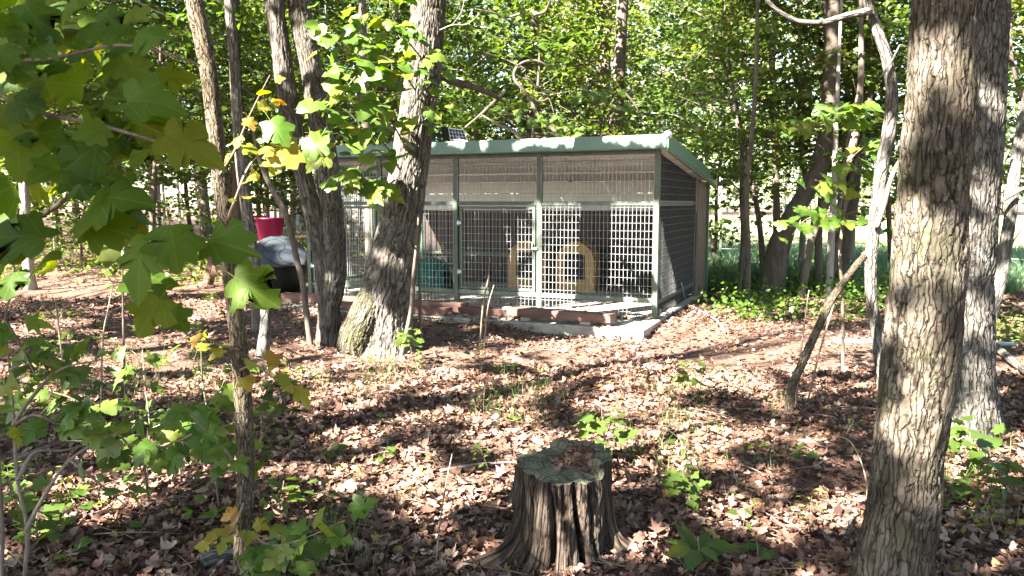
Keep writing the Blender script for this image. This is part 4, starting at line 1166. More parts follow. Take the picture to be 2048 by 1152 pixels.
big = 1
t_right, p_r = px_tree('scaly_bark_tree', 'thick tree with scaly plated bark and lichen, closest of all to the camera',
    [(1765, 1320, 158), (1783, 1152, 140), (1806, 1000, 134), (1824, 850, 134), (1842, 700, 138), (1857, 520, 132), (1874, 280, 124), (1889, 20, 112), (1897, -150, 106)], 2.78, 'bark_plate',
    disp_plate(.033, 4.2, .0075, 3), (.25, .25, 4, 1.0), 220, 620, 7.5, 3, .18)
t_r2, p_r2 = px_tree('furrowed_tree', 'grey furrowed tree with a flared foot, standing just behind the scaly tree',
    [(1934, 905, 128), (1930, 820, 116), (1928, 700, 108), (1930, 560, 104), (1940, 380, 104), (1950, 200, 104), (1958, 0, 100), (1962, -160, 96)], 4.75, 'bark_grey',
    disp_plate(.026, 4.5, .010, 9), (.75, .16, 5, .4), 190, 480, 11, 9, .3)
t_big, p_big = px_tree('leaning_big_tree', 'big leaning tree with a swollen mossy foot in front of the kennel',
    [(758, 700, 128), (766, 645, 112), (778, 570, 101), (799, 460, 84), (816, 350, 73), (833, 240, 68), (846, 140, 66), (858, 0, 64), (868, -200, 58)], 7.9, 'bark_furrow',
    disp_plate(.030, 7.0, .014, 21), (.30, .22, 3, 2.6), 300, 560, 13, 21, .2)
# swollen foot of the big tree
burl = [P(712, 712, 7.78), P(716, 676, 7.76), P(730, 640, 7.78), P(752, 590, 7.86), P(775, 520, 7.9)]
tube_obj('root_swelling', burl, [.20, .20, .19, .17, .10], 'bark_mossy', t_big, 130, 140, np.array(t_big.location), disp_plate(.03, 5, .012, 5), None, .15, 5)
vine_, _ = px_tree('climbing_stem', 'thin bare stem rising against the right side of the leaning big tree', [(796, 700, 11), (812, 670, 10), (822, 620, 9), (826, 560, 8), (832, 500, 6), (838, 430, 5)], 7.45, 'bark_dark', None, None, 7, 30, None, 4, 0, 'vine')
t_sap, p_sap = px_tree('foreground_sapling', 'slim mottled sapling trunk crossing the whole height of the picture',
    [(483, 1180, 40), (486, 1080, 36), (491, 960, 34), (489, 840, 34), (480, 720, 33), (467, 590, 33), (455, 470, 33), (438, 330, 30), (424, 200, 30), (410, 100, 31), (390, 10, 33), (370, -120, 32)], 2.95, 'bark_sapling',
    disp_plate(.012, 2.6, .0022, 31), (.3, .1, 3, 0), 60, 420, 5.5, 31, .1)
t_s2, _ = px_tree('pale_sapling', 'thin bent sapling with a sunlit pale foot, in front of the table', [(520, 698, 28), (531, 650, 22), (529, 600, 21), (512, 535, 20), (500, 460, 20), (490, 380, 20), (478, 260, 19), (468, 120, 18), (455, -40, 17)], 7.55, 'bark_pale', disp_plate(.02, 2.4, .003, 12), (.3, .1, 3, 0), 28, 150, 6.5, 12, .2)
t_s3, _ = px_tree('dark_sapling', 'dark thin trunk standing directly behind the pale sapling', [(513, 655, 20), (508, 560, 19), (494, 450, 18), (480, 330, 18), (470, 200, 17), (462, 40, 16)], 9.0, 'bark_dark', None, (.3, .1, 3, 0), 10, 40, 8, 2, .3)
t_s4, _ = px_tree('crooked_sapling', 'crooked thin dark stem between the tubs and the forked tree', [(622, 655, 13), (606, 570, 12), (594, 520, 12), (580, 455, 12), (565, 415, 13), (540, 370, 11), (520, 320, 9), (505, 250, 7)], 8.3, 'bark_dark', None, None, 9, 50, None, 6, .2)
t_fk, p_fk = px_tree('forked_tree', 'tree that forks low into two dark stems, left of the big tree',
    [(658, 688, 52), (658, 640, 44), (656, 580, 44), (648, 520, 40), (628, 430, 35), (602, 330, 33), (580, 220, 36), (562, 100, 36), (548, 0, 34), (540, -120, 33)], 8.15, 'bark_furrow', disp_plate(.032, 6.0, .010, 41), (.35, .16, 4, 1), 90, 300, 12, 41, .3)
st2 = [P(x, y, Y_) for x, y, Y_ in ((656, 640, 8.2), (668, 540, 8.24), (664, 430, 8.3), (654, 330, 8.35), (640, 240, 8.4), (622, 140, 8.45), (602, 40, 8.5), (585, -100, 8.6), (570, -260, 8.7))]
tube_obj('stem', st2, [.10, .125, .115, .115, .115, .112, .11, .10, .08], 'bark_furrow', t_fk, 90, 260, np.array(t_fk.location), disp_plate(.032, 6.0, .010, 44), None, .06, 44)
t_pc, p_pc = px_tree('crooked_pale_sapling', 'crooked pale grey sapling with a long bare side branch, left of the scaly tree',
    [(1772, 765, 26), (1757, 690, 23), (1744, 600, 22), (1742, 530, 23), (1748, 460, 24), (1757, 390, 24), (1766, 320, 24), (1780, 250, 24), (1784, 180, 22), (1772, 110, 20), (1750, 50, 19), (1734, -10, 18), (1720, -120, 16)], 6.1, 'bark_pale', disp_plate(.018, 1.6, .0035, 52), (.2, .1, 3, 0), 36, 260, 5.5, 52, .1)
branch(t_pc, [P(x, y, 6.12) for x, y in ((1742, 22), (1700, 30), (1672, 38), (1645, 45), (1610, 44), (1590, 40), (1560, 24), (1538, 5), (1515, -30))], .030, .012, 'bark_pale', 10, 60, disp=None)
branch(t_pc, [P(x, y, 6.05) for x, y in ((1752, 455), (1768, 410), (1785, 350), (1812, 300), (1835, 250))], .026, .012, 'bark_dark', 8, 40)
branch(t_pc, [P(x, y, 6.1) for x, y in ((1765, 150), (1790, 110), (1800, 90), (1812, 95))], .010, .005, 'bark_pale', 6, 20)
t_ds, _ = px_tree('leaning_dead_stick', 'bare leaning stem with a broken reddish top, right of the stump', [(1576, 832, 22), (1583, 780, 17), (1605, 725, 17), (1632, 665, 16), (1660, 605, 15), (1690, 560, 14), (1715, 528, 13), (1728, 514, 13)], 5.35, 'bark_sapling', disp_plate(.02, 3, .002, 8), (.3, .08, 3, 0), 30, 110, None, 8, .5, 'dead tree')
mb = MB(); bp = P(1730, 512, 5.86) - np.array(t_ds.location)
mb.add([bp + [-.025, -.015, 0], bp + [.02, -.02, -.02], bp + [.025, .015, .01], bp + [-.02, .02, .02], bp + [.03, 0, .06]], [(3, 2, 1, 0), (0, 1, 4), (1, 2, 4), (2, 3, 4), (3, 0, 4)]); mb.build('broken_end', M['wood_red'], t_ds)
t_fr, _ = px_tree('far_right_sapling', 'pale banded sapling leaning right at the edge of the field', [(1970, 640, 30), (1990, 590, 28), (2003, 540, 25), (2013, 480, 24), (2022, 420, 23), (2030, 340, 22), (2044, 260, 20), (2060, 160, 18)], 9.6, 'bark_pale', disp_plate(.03, 1.5, .004, 61), None, 24, 110, 8, 61, .4)
branch(t_fr, [P(x, y, 9.7) for x, y in ((2018, 440), (1990, 410), (1960, 440))], .012, .006, 'twig_pale'); branch(t_fr, [P(x, y, 9.7) for x, y in ((1985, 415), (2020, 392), (2075, 362))], .03, .02, 'bark_pale', 8)
branch(t_fr, [P(x, y, 9.8) for x, y in ((2018, 300), (1995, 345), (1975, 335))], .018, .006, 'bark_dark'); branch(t_fr, [P(x, y, 9.8) for x, y in ((2010, 520), (2035, 470), (2075, 430))], .01, .006, 'twig')

# mid distance trunks right of the kennel
MID = [
 ('leaning_dark_tree', 'dark tree trunk leaning right at the field edge, thickest beside the kennel', [(1538, 575, 54), (1556, 500, 44), (1580, 440, 38), (1612, 385, 36), (1640, 330, 34), (1655, 230, 30), (1662, 110, 28), (1668, -40, 26)], 12.6, 'bark_dark'),
 ('straight_thin_tree', 'thin straight young tree with a pale foot just right of the kennel', [(1493, 600, 13), (1496, 520, 12), (1494, 440, 11), (1494, 360, 10), (1503, 280, 9), (1510, 180, 8), (1514, 60, 7)], 11.4, 'bark_dark'),
 ('upright_twin_tree', 'upright thin trunk directly against the leaning dark tree', [(1552, 560, 14), (1553, 450, 14), (1552, 360, 14), (1548, 240, 13), (1545, 100, 12)], 13.2, 'bark_dark'),
 ('slanting_tree', 'slanting brown trunk behind the leaning dead stick', [(1675, 560, 34), (1686, 490, 32), (1700, 420, 31), (1708, 340, 30), (1718, 240, 28), (1730, 100, 26)], 13.4, 'bark_dark'),
 ('middle_thin_tree', 'thin dark trunk midway between the leaning dark tree and slanting tree', [(1638, 580, 16), (1637, 480, 15), (1645, 380, 15), (1652, 280, 14), (1655, 140, 12)], 12.9, 'bark_dark'),
 ('curved_thin_tree', 'thin trunk curving right, in front of the slanting tree', [(1600, 600, 15), (1615, 520, 15), (1626, 470, 15), (1655, 400, 17), (1690, 340, 16), (1712, 260, 14), (1722, 150, 12)], 12.2, 'bark_dark'),
 ('short_pale_stem', 'short pale stem rising beside the slanting tree', [(1655, 600, 14), (1660, 540, 14), (1663, 470, 14), (1668, 380, 12), (1672, 260, 9)], 12.0, 'bark_light'),
 ('behind_kennel_grey_tree', 'grey trunk behind the kennel roof, leftmost of the tall ones there', [(1068, 500, 34), (1068, 280, 31), (1066, 140, 30), (1064, 0, 29), (1062, -160, 28)], 17.5, 'bark_dark'),
 ('behind_kennel_pale_tree', 'pale sunlit trunk behind the kennel roof', [(1182, 480, 25), (1181, 270, 22), (1180, 130, 22), (1176, 0, 21), (1174, -160, 20)], 18.5, 'bark_light'),
 ('behind_kennel_dark_tree', 'dark brown trunk immediately right of the pale trunk behind the kennel', [(1202, 490, 29), (1204, 270, 26), (1210, 120, 24), (1214, 0, 23), (1218, -160, 22)], 17.0, 'bark_dark'),
 ('behind_kennel_slanting_tree', 'dark slanting trunk behind the kennel, rightmost of the four tall ones', [(1222, 490, 30), (1228, 280, 27), (1238, 160, 24), (1246, 0, 22), (1254, -160, 20)], 16.2, 'bark_dark'),
 ('left_wood_tree', 'mid sized dark trunk seen between the foreground sapling and the forked tree', [(478, 545, 26), (476, 400, 24), (478, 260, 24), (470, 120, 23), (468, -40, 22)], 15.5, 'bark_dark'),
 ('thin_dark_tree', 'thin dark trunk showing above the kennel left of the big tree', [(742, 520, 22), (735, 330, 18), (728, 160, 16), (725, 20, 15), (722, -120, 14)], 14.5, 'bark_dark'),
]
for k, (nm, lb, path, Y_, mt) in enumerate(MID):
    px_tree(nm, lb, path, Y_, mt, None, (.35, .15, 4, k), 12, 60, 11 if 'thin' not in nm and 'short' not in nm else 6, 70 + k, .3, 'tree', r_noise=.12)

# ------------------------------------------------------------------ the woods
UND = [generic_tree(101 + k, H_, r_, zb, nl, .8, 2.6, 7, lv, .28, (.10, .17), bk, 'leaf_wood', .5, T_DIAMOND, (.0, .6))
       for k, (H_, r_, zb, nl, lv, bk) in enumerate([(6.5, .05, 1.4, 32, 14, 'bark_dark'), (7.5, .065, 1.9, 36, 14, 'bark_dark'), (5.2, .04, .8, 28, 14, 'bark_dark'), (8.5, .075, 2.4, 40, 14, 'bark_light'), (4.2, .03, .35, 22, 16, 'bark_dark')])]
TALL = [generic_tree(201 + k, H_, r_, zb, nl, 1.4, 4.2, 8, 22, .45, (.12, .20), bk, 'leaf_wood', .7, T_DIAMOND, (.0, .6))
        for k, (H_, r_, zb, nl, bk) in enumerate([(17, .17, 3.8, 44, 'bark_dark'), (19, .21, 5.0, 46, 'bark_light'), (15, .13, 3.0, 40, 'bark_dark'), (21, .24, 6.0, 46, 'bark_dark')])]
rw = np.random.default_rng(33)
taken = []
def free(x, y, d):
    kx, ky = kloc(x, y)
    if -6.3 < kx < 1.0 and -2.5 < ky < 4.6: return False
    if y < 16 and math.hypot(x + 5.0, y - 12.5) < 2.2: return False
    return all((x - a) ** 2 + (y - b) ** 2 > (d * .5 + c * .5) ** 2 for a, b, c in taken)
def infield(x, y): return y > 15 and x > edge_x(y) - .3
def pxx(x, y): return 1024 + F * x / y
def where(x, y):
    q = pxx(x, y)
    near = 'nearer' if y < 21 else ('deeper' if y < 32 else 'far')
    for lim, txt in ((130, 'beyond the hanging bough at the left edge'), (300, 'beyond the middle of the hanging bough'), (430, 'just left of the foreground sapling'), (530, 'between the foreground sapling and the crooked stem'), (620, 'above the pink tub and grey lid'), (760, 'between the forked tree and the big tree'),
                     (900, 'above the solar light by the big tree'), (1060, 'over the kennel roof left of the grey trunk'), (1200, 'over the kennel roof between the grey and pale trunks'), (1330, 'over the right end of the kennel roof'), (1480, 'over the back corner of the kennel'), (1700, 'behind the leaning dark tree'), (9999, 'beyond the two thick right hand trees')):
        if q < lim: return near, txt
BARKS = {'u': ['dark stemmed', 'slender', 'low branched', 'pale stemmed', 'bushy'], 't': ['dark barked', 'pale barked', 'slim dark barked', 'stout dark barked']}
cnt = 0
for tries in range(6000):
    if cnt >= 52: break
    y = rw.uniform(12.8, 27); x = rw.uniform(-.78, .62) * y
    if x > -1 and y < 14.6: continue
    if infield(x, y) or not free(x, y, 1.75): continue
    taken.append((x, y, 1.75)); cnt += 1
    k = int(rw.integers(0, 4)); plant_tree(UND[k], x, y, rw.uniform(0, 6.28), rw.uniform(.85, 1.25), 'understory_tree', '%s %s understory tree %s' % (where(x, y)[0], BARKS['u'][k], where(x, y)[1]), 'tree', 'understory trees of the woods')
cnt = 0
for tries in range(6000):
    if cnt >= 36: break
    y = rw.uniform(16, 46); x = rw.uniform(-.85, .85) * y
    if infield(x, y) or not free(x, y, 2.3): continue
    if -4.5 < x + .18 * (y - 16) and y < 46 and x > -4.5 + .02 * y: continue      # keeps the field in the sun
    taken.append((x, y, 2.3)); cnt += 1
    k = int(rw.integers(0, 4)); plant_tree(TALL[k], x, y, rw.uniform(0, 6.28), rw.uniform(.85, 1.15), 'woodland_tree', '%s tall %s woodland tree %s' % (where(x, y)[0], BARKS['t'][k], where(x, y)[1]), 'tree', 'tall trees of the woods')
# leafy young trees at the field edge right of the kennel and beyond the two near trunks
EDGE = [(1475, 560, 12.2, 1, .72), (1530, 540, 13.6, 1, .85), (1600, 540, 14.0, 3, .8), (1660, 540, 13.2, 1, .8), (1705, 535, 14.6, 3, .85), (1790, 530, 15.0, 1, .9), (1850, 520, 15.5, 2, 1.1), (2060, 540, 13.5, 0, .9), (2110, 560, 11.5, 1, .85)]
ORD = ['leftmost', 'second from left', 'third from left', 'fourth from left', 'fifth from left', 'sixth from left', 'seventh from left', 'eighth from left', 'ninth from left', 'tenth from left', 'eleventh from left', 'twelfth from left', 'fourth from right', 'third from right', 'second from right', 'rightmost']
EDGE.sort()
for k, (x, y, Y_, pr, s_) in enumerate(EDGE):
    p = P(x, y, Y_); plant_tree(UND[pr], p[0], p[1], k * 1.7, s_, 'edge_tree', ORD[k] + ' of the young broadleaf trees at the edge of the mown field', 'tree', 'young trees along the field edge')
# trees across the field
for k in range(16):
    y = rw.uniform(78, 88); x = 17 + k * 3.6 + rw.uniform(-1, 1)
    plant_tree((TALL if k % 3 else UND)[k % 4], x, y, rw.uniform(0, 6.28), rw.uniform(1.0, 1.3) if k % 3 else 1.6, 'field_tree', ORD[k] + ' of the sunlit trees on the far side of the mown field', 'tree', 'trees across the field')

# far woods: one mass of leaves and stems
rf = np.random.default_rng(55); pos = []
g = Geo()
def mass(n, xr, yr, zmax, per, spr):
    for k in range(n):
        x = rf.uniform(*xr); y = rf.uniform(*yr)
        z = zmax * rf.random() ** .9
        pos.append(np.array([x, y, z + .3]) + rf.normal(size=(per, 3)) * np.array([spr, spr, spr * .45]))
mass(3600, (-62, 11), (46, 62), 23, 15, .9)
mass(5200, (6, 92), (86, 112), 34, 15, 1.3)
mass(2200, (-70, -24), (20, 48), 18, 14, .8)
for k in range(90):
    x, y = (rf.uniform(-60, 10), rf.uniform(46, 58)) if k % 2 else (rf.uniform(10, 85), rf.uniform(86, 104))
    L = rf.normal() * .6; h_ = rf.uniform(12, 20); r_ = rf.uniform(.08, .2)
    g.tube([(x, y, -.2), (x + L * .4, y, h_ * .5), (x + L, y, h_)], [r_, r_ * .8, r_ * .3], 6, 6, cap=False, r_noise=0)
pos = np.vstack(pos)
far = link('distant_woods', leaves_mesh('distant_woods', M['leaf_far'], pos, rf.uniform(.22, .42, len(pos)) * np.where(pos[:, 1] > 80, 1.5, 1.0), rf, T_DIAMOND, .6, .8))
tag(far, 'mass of sunlit yellow green woods far behind everything', 'woods', kind='stuff')
o = link('trunks', g.mesh('trunks', M['bark_light']), far); o['kind'] = 'stuff'

# ------------------------------------------------------------------ the roof of leaves over the clearing (unseen trees beside and behind the camera, crowns shaped to dapple the ground)
CAN = [(4.2, .9), (6.5, 4.4), (9.5, 7.5), (-1.5, -6.5), (5.5, -4.5), (9.0, 1.0), (-6.5, .6), (-9.5, 3.2), (-5.2, -3.2), (-10.5, -2.2), (-7.8, 6.2), (-3.0, -4.6), (-13.0, 1.5), (-12.0, 6.5), (-1.0, -3.0), (2.5, -2.6), (-8.5, -6.5), (-4.4, -7.2), (-15, -3)]
rc = np.random.default_rng(77)
clump = []
NC = 8600
for k in range(NC):
    gx_, gy_ = rc.uniform(-9, 21), rc.uniform(1.0, 25)
    if gy_ > 14.5 and gx_ > edge_x(gy_) - 1.5: continue
    z = rc.uniform(4.8, 11)
    p = np.array([gx_, gy_, 0]) + S * (z / S[2])
    if abs(p[0]) < .72 * max(p[1], 0) + .6 and z - 1.5 < .34 * max(p[1], 0) + 1.6: continue
    clump.append(p)
for (x, y, rx, ry) in DARK:  # extra leaf clumps added out of view to keep the sun off these spots
    for k in range(9):
        z = rc.uniform(5.2, 9.5); q = np.array([x + rc.normal() * rx * .5, y + rc.normal() * ry * .5, 0]) + S * (z / S[2])
        if not (abs(q[0]) < .72 * max(q[1], 0) + .6 and z - 1.5 < .34 * max(q[1], 0) + 1.6): clump.append(q)
clump = np.array(clump)
lp = (clump[:, None, :] + rc.normal(size=(len(clump), 26, 3)) * np.array([.34, .34, .14])).reshape(-1, 3)
lp = lp[keep_mask(lp, rc)]
own = np.argmin(np.stack([(lp[:, 0] - a) ** 2 + (lp[:, 1] - b) ** 2 for a, b in CAN]), 0)
cown = np.argmin(np.stack([(clump[:, 0] - a) ** 2 + (clump[:, 1] - b) ** 2 for a, b in CAN]), 0)
for k, (a, b) in enumerate(CAN):
    q = lp[own == k]
    if len(q) < 20: continue
    z0 = float(hgt(a, b)); t = thing('shade_tree', 'tall leafy tree beside the clearing, out of view, its crown shaped to shade the ground', 'tree', (a, b, z0), 0, 'shade trees beside the clearing')
    V, Fa = scatter(T_STAR, q - [a, b, z0], rand_normals(rc, len(q), .7, .5), rc.uniform(0, 6.28, len(q)), rc.uniform(.13, .21, len(q)))
    link('crown', make_mesh('crown', V, [Fa], M['leaf_canopy']), t)
    g = Geo(); g.tube([(0, 0, -.2), (.1, .05, 3), (-.05, .1, 7), (0, 0, 12)], [.17, .15, .11, .03], 14, 40, flare=(.4, .3, 4, k), seed=k)
    cc = clump[cown == k] - [a, b, z0]
    for i in rc.permutation(len(cc))[:16]:
        c = cc[i]; z1 = max(2.5, c[2] - .5 * math.hypot(c[0], c[1])); L = math.hypot(c[0], c[1])
        g.tube([(0, 0, z1), (c[0] * .5, c[1] * .5, z1 + (c[2] - z1) * .6), tuple(c)], [.035, .025, .008], 6, 8, cap=False, r_noise=0)
    link('trunk', g.mesh('trunk', M['bark_dark']), t)
# crowns of the near trees, above the picture
for t, n_, sp_ in ((t_right, 260, .8), (t_r2, 400, 1.1), (t_big, 420, 1.3), (t_fk, 320, 1.2)):
    tp_ = np.array(t['top']); z0 = max(5.2, tp_[2] * .55)
    c = np.stack([rc.normal(size=n_) * sp_ + tp_[0], rc.normal(size=n_) * sp_ + tp_[1] - .3, rc.uniform(z0, tp_[2] + 1.0, n_)], 1)
    q = (c[:, None, :] + rc.normal(size=(n_, 16, 3)) * np.array([.3, .3, .1])).reshape(-1, 3)
    q = q[(q[:, 2] - 1.5 > .32 * q[:, 1])]
    q = q[keep_mask(q, rc)] - np.array(t.location)
    link('crown', leaves_mesh('crown', M['leaf_canopy'], q, rc.uniform(.12, .18, len(q)), rc, T_DIAMOND, .8, .5), t)
for t in list(COL.objects):
    if 'top' in t.keys(): del t['top']
# ------------------------------------------------------------------ leafy boughs and sprays, each large leaf its own object
L_MAPLE = lambda m: leaf_set(O_MAPLE, m)
L_GUM = lambda m: leaf_set(O_SWEETGUM, m)
L_GRAPE = lambda m: leaf_set(O_GRAPE, m)
L_OV = lambda m: leaf_set(O_OVATE, m)
L_OAK = lambda m: leaf_set(O_OAK, m)
L_LOBE = lambda m: leaf_set(O_LOBE, m)
rnd = random.Random(19)

# bough hanging into the top left corner
b0 = P(-420, 60, 1.9)
bough = thing('maple_bough', 'bough of large dark green lobed leaves hanging in the top left corner', 'branch', b0)
for pts in ([(-420, 60, 1.9), (-150, 90, 1.7), (60, 120, 1.55), (250, 90, 1.5), (400, 130, 1.5)], [(-150, 90, 1.7), (40, 210, 1.6), (200, 250, 1.5), (330, 290, 1.5), (430, 340, 1.55)],
            [(-150, 90, 1.7), (60, 20, 1.8), (200, -20, 1.8), (330, 30, 1.7)], [(-420, 60, 1.9), (-120, 300, 1.7), (20, 230, 1.65), (150, 300, 1.6)]):
    branch(bough, [P(*p) for p in pts], .006, .002, 'twig', 6, 40)
ms = L_MAPLE('leaf_big') + L_LOBE('leaf_big')
def rain(root, n, xr, yr, Yr, pxs, mset, facing=.5, tilt=.42, head=None, up=.6):
    for k in range(n):
        x, y, Y_ = rnd.uniform(*xr), rnd.uniform(*yr), rnd.uniform(*Yr)
        s_ = rnd.uniform(*pxs) / F * Y_
        nn = np.array([rnd.gauss(0, tilt), -facing + rnd.gauss(0, tilt), up + rnd.gauss(0, .2)])
        add_leaf(root, P(x, y, Y_), s_, nn, rnd.uniform(-2.6, .6) if head is None else head + rnd.gauss(0, .6), mset)
rain(bough, 44, (-40, 315), (-20, 140), (1.4, 2.1), (45, 98), ms)
rain(bough, 40, (-40, 335), (110, 280), (1.4, 2.0), (45, 98), ms)
rain(bough, 10, (180, 360), (230, 330), (1.4, 1.9), (50, 100), ms)
rain(bough, 12, (-20, 250), (240, 420), (1.45, 1.9), (60, 120), ms)
for (x, y, s_, Y_, hd) in ((250, 200, 118, 1.3, -.2), (340, 450, 118, 1.45, -1.2), (300, 480, 120, 1.45, -1.9), (90, 480, 130, 1.5, 3.0), (170, 450, 110, 1.6, -.3), (420, 480, 110, 1.5, -.5), (120, 355, 100, 1.6, .2),
                           (230, 415, 140, 1.55, 2.9), (60, 500, 120, 1.5, 3.2), (320, 600, 90, 1.6, -1.5), (345, 620, 60, 1.65, -1.2), (200, 400, 120, 1.5, -.4), (20, 130, 118, 1.4, 2.8), (330, 270, 118, 1.4, -.4)):
    add_leaf(bough, P(x, y, Y_), s_ / F * Y_, np.array([rnd.gauss(0, .25), -.75 + rnd.gauss(0, .2), .6]), hd, ms)

# a lower thin bough that carries the leaves under it
b1 = P(-200, 560, 1.9)
lowb = thing('lower_bough', 'thin pale bough slanting up across the left edge with a few lobed leaves', 'branch', b1)
branch(lowb, [P(*p) for p in ((-200, 560, 1.9), (0, 480, 1.8), (70, 440, 1.75), (130, 400, 1.7), (190, 350, 1.7), (240, 300, 1.65), (300, 225, 1.6))], .008, .003, 'twig_pale', 6, 50)
rain(lowb, 14, (-20, 330), (380, 560), (1.6, 2.0), (60, 120), ms)

# saplings at the lower left
def stem_thing(name, label, paths, cat='sapling', mat='twig_pale', rad=(.008, .002), group=None):
    base = G(paths[0][0][0], paths[0][0][1]) if paths[0][0][2] is None else P(*paths[0][0])
    t = thing(name, label, cat, base, 0, group)
    for pth in paths:
        pts = [G(p[0], p[1]) - [0, 0, .05] if p[2] is None else P(*p) for p in pth]
        branch(t, pts, rad[0], rad[1], mat, 7, 50)
    return t
sL = stem_thing('forked_pale_sapling', 'two pale thin stems with bare twigs rising in the bottom left corner',
    [[(45, 1290, 2.6), (50, 1152, 2.55), (55, 1060, 2.5), (35, 960, 2.45), (28, 850, 2.45), (20, 740, 2.45), (10, 640, 2.4), (30, 560, 2.35), (20, 500, 2.3)],
     [(-5, 1290, 2.5), (5, 1100, 2.5), (0, 960, 2.5), (-5, 860, 2.5), (-20, 740, 2.5)], [(52, 1060, 2.5), (90, 990, 2.45), (140, 920, 2.4), (220, 870, 2.5), (330, 820, 2.7)],
     [(35, 960, 2.45), (70, 905, 2.45), (130, 900, 2.5), (200, 880, 2.6)], [(28, 850, 2.45), (60, 800, 2.4), (120, 740, 2.3), (200, 720, 2.3)]])
spray(sL, [P(20, 740, 2.45), P(60, 720, 2.4), P(120, 735, 2.4), P(190, 730, 2.45)], 16, (.05, .095), L_GUM('leaf_seed'), rnd, .09)
spray(sL, [P(28, 850, 2.45), P(70, 830, 2.4), P(130, 850, 2.4), P(210, 840, 2.45)], 14, (.05, .09), L_MAPLE('leaf_fresh'), rnd, .09)
spray(sL, [P(10, 640, 2.4), P(40, 690, 2.35), P(70, 750, 2.3)], 10, (.05, .09), L_GUM('leaf_fresh'), rnd, .08)
spray(sL, [P(140, 920, 2.4), P(190, 960, 2.4), P(250, 1010, 2.5)], 8, (.05, .08), L_OV('leaf_seed'), rnd, .08)
sM = stem_thing('maple_seedling', 'leafy maple sapling with thin red stems between the pale stems and foreground sapling',
    [[(300, 1010, None), (290, 930, 3.4), (300, 860, 3.4), (290, 770, 3.4), (285, 700, 3.45)], [(290, 930, 3.4), (220, 850, 3.3), (150, 800, 3.2), (90, 780, 3.2)], [(300, 860, 3.4), (360, 830, 3.3), (430, 790, 3.2), (450, 760, 3.2)],
     [(295, 900, 3.4), (360, 880, 3.2), (420, 860, 3.1), (470, 930, 3.0)]], 'sapling', 'twig', (.006, .002))
for pts, n, set_ in (([(290, 930, 3.4), (220, 850, 3.3), (150, 800, 3.2), (60, 780, 3.2)], 22, L_MAPLE('leaf_seed')), ([(300, 860, 3.4), (360, 830, 3.3), (430, 790, 3.2), (460, 760, 3.2)], 16, L_MAPLE('leaf_fresh')),
                     ([(295, 900, 3.4), (360, 880, 3.2), (420, 860, 3.1), (470, 930, 3.0)], 18, L_MAPLE('leaf_fresh')), ([(290, 930, 3.4), (300, 860, 3.4), (290, 770, 3.4), (285, 700, 3.45)], 16, L_GUM('leaf_seed'))):
    spray(sM, [P(*p) for p in pts], n, (.07, .125), set_, rnd, .11, mk=False)
# leaves on and round the foreground sapling
for pts, n, set_, sz_ in (([(455, 440, 2.95), (470, 400, 2.9), (500, 330, 2.9), (550, 290, 2.9), (630, 270, 2.95)], 12, L_MAPLE('leaf_yellow'), (.035, .07)), ([(440, 350, 2.95), (470, 300, 2.9), (500, 230, 2.9), (540, 150, 2.9)], 9, L_MAPLE('leaf_yellow'), (.035, .065)),
                          ([(495, 1060, 2.95), (540, 1090, 2.8), (600, 1080, 2.75), (690, 1040, 2.7)], 16, L_MAPLE('leaf_fresh'), (.06, .11)), ([(495, 1120, 2.95), (560, 1110, 2.75), (620, 1120, 2.7)], 12, L_MAPLE('leaf_seed'), (.06, .11)),
                          ([(480, 740, 2.95), (510, 730, 2.9), (545, 755, 2.85), (580, 780, 2.85)], 9, L_MAPLE('leaf_yellow'), (.05, .085)), ([(490, 950, 2.95), (450, 900, 2.85), (400, 850, 2.8), (360, 800, 2.75)], 9, L_MAPLE('leaf_fresh'), (.05, .09)),
                          ([(490, 1000, 2.95), (470, 1050, 2.85), (450, 1080, 2.8)], 7, L_MAPLE('leaf_yellow'), (.05, .085)), ([(478, 700, 2.95), (440, 690, 2.9), (400, 670, 2.9)], 5, L_MAPLE('leaf_yellow'), (.05, .08))):
    spray(t_sap, [P(*p) for p in pts], n, sz_, set_, rnd, .07)
for (x, y, s_, mset) in ((600, 305, 62, 'leaf_yellow'), (572, 300, 62, 'leaf_yellow'), (640, 275, 60, 'leaf_fresh'), (655, 300, 55, 'leaf_fresh'), (540, 240, 70, 'leaf_fresh'), (470, 555, 110, 'leaf_big')):
    add_leaf(t_sap, P(x, y, 2.9), s_ / F * 2.9, np.array([rnd.gauss(0, .2), -.8, .5]), rnd.uniform(-2.4, -.6), L_MAPLE(mset))

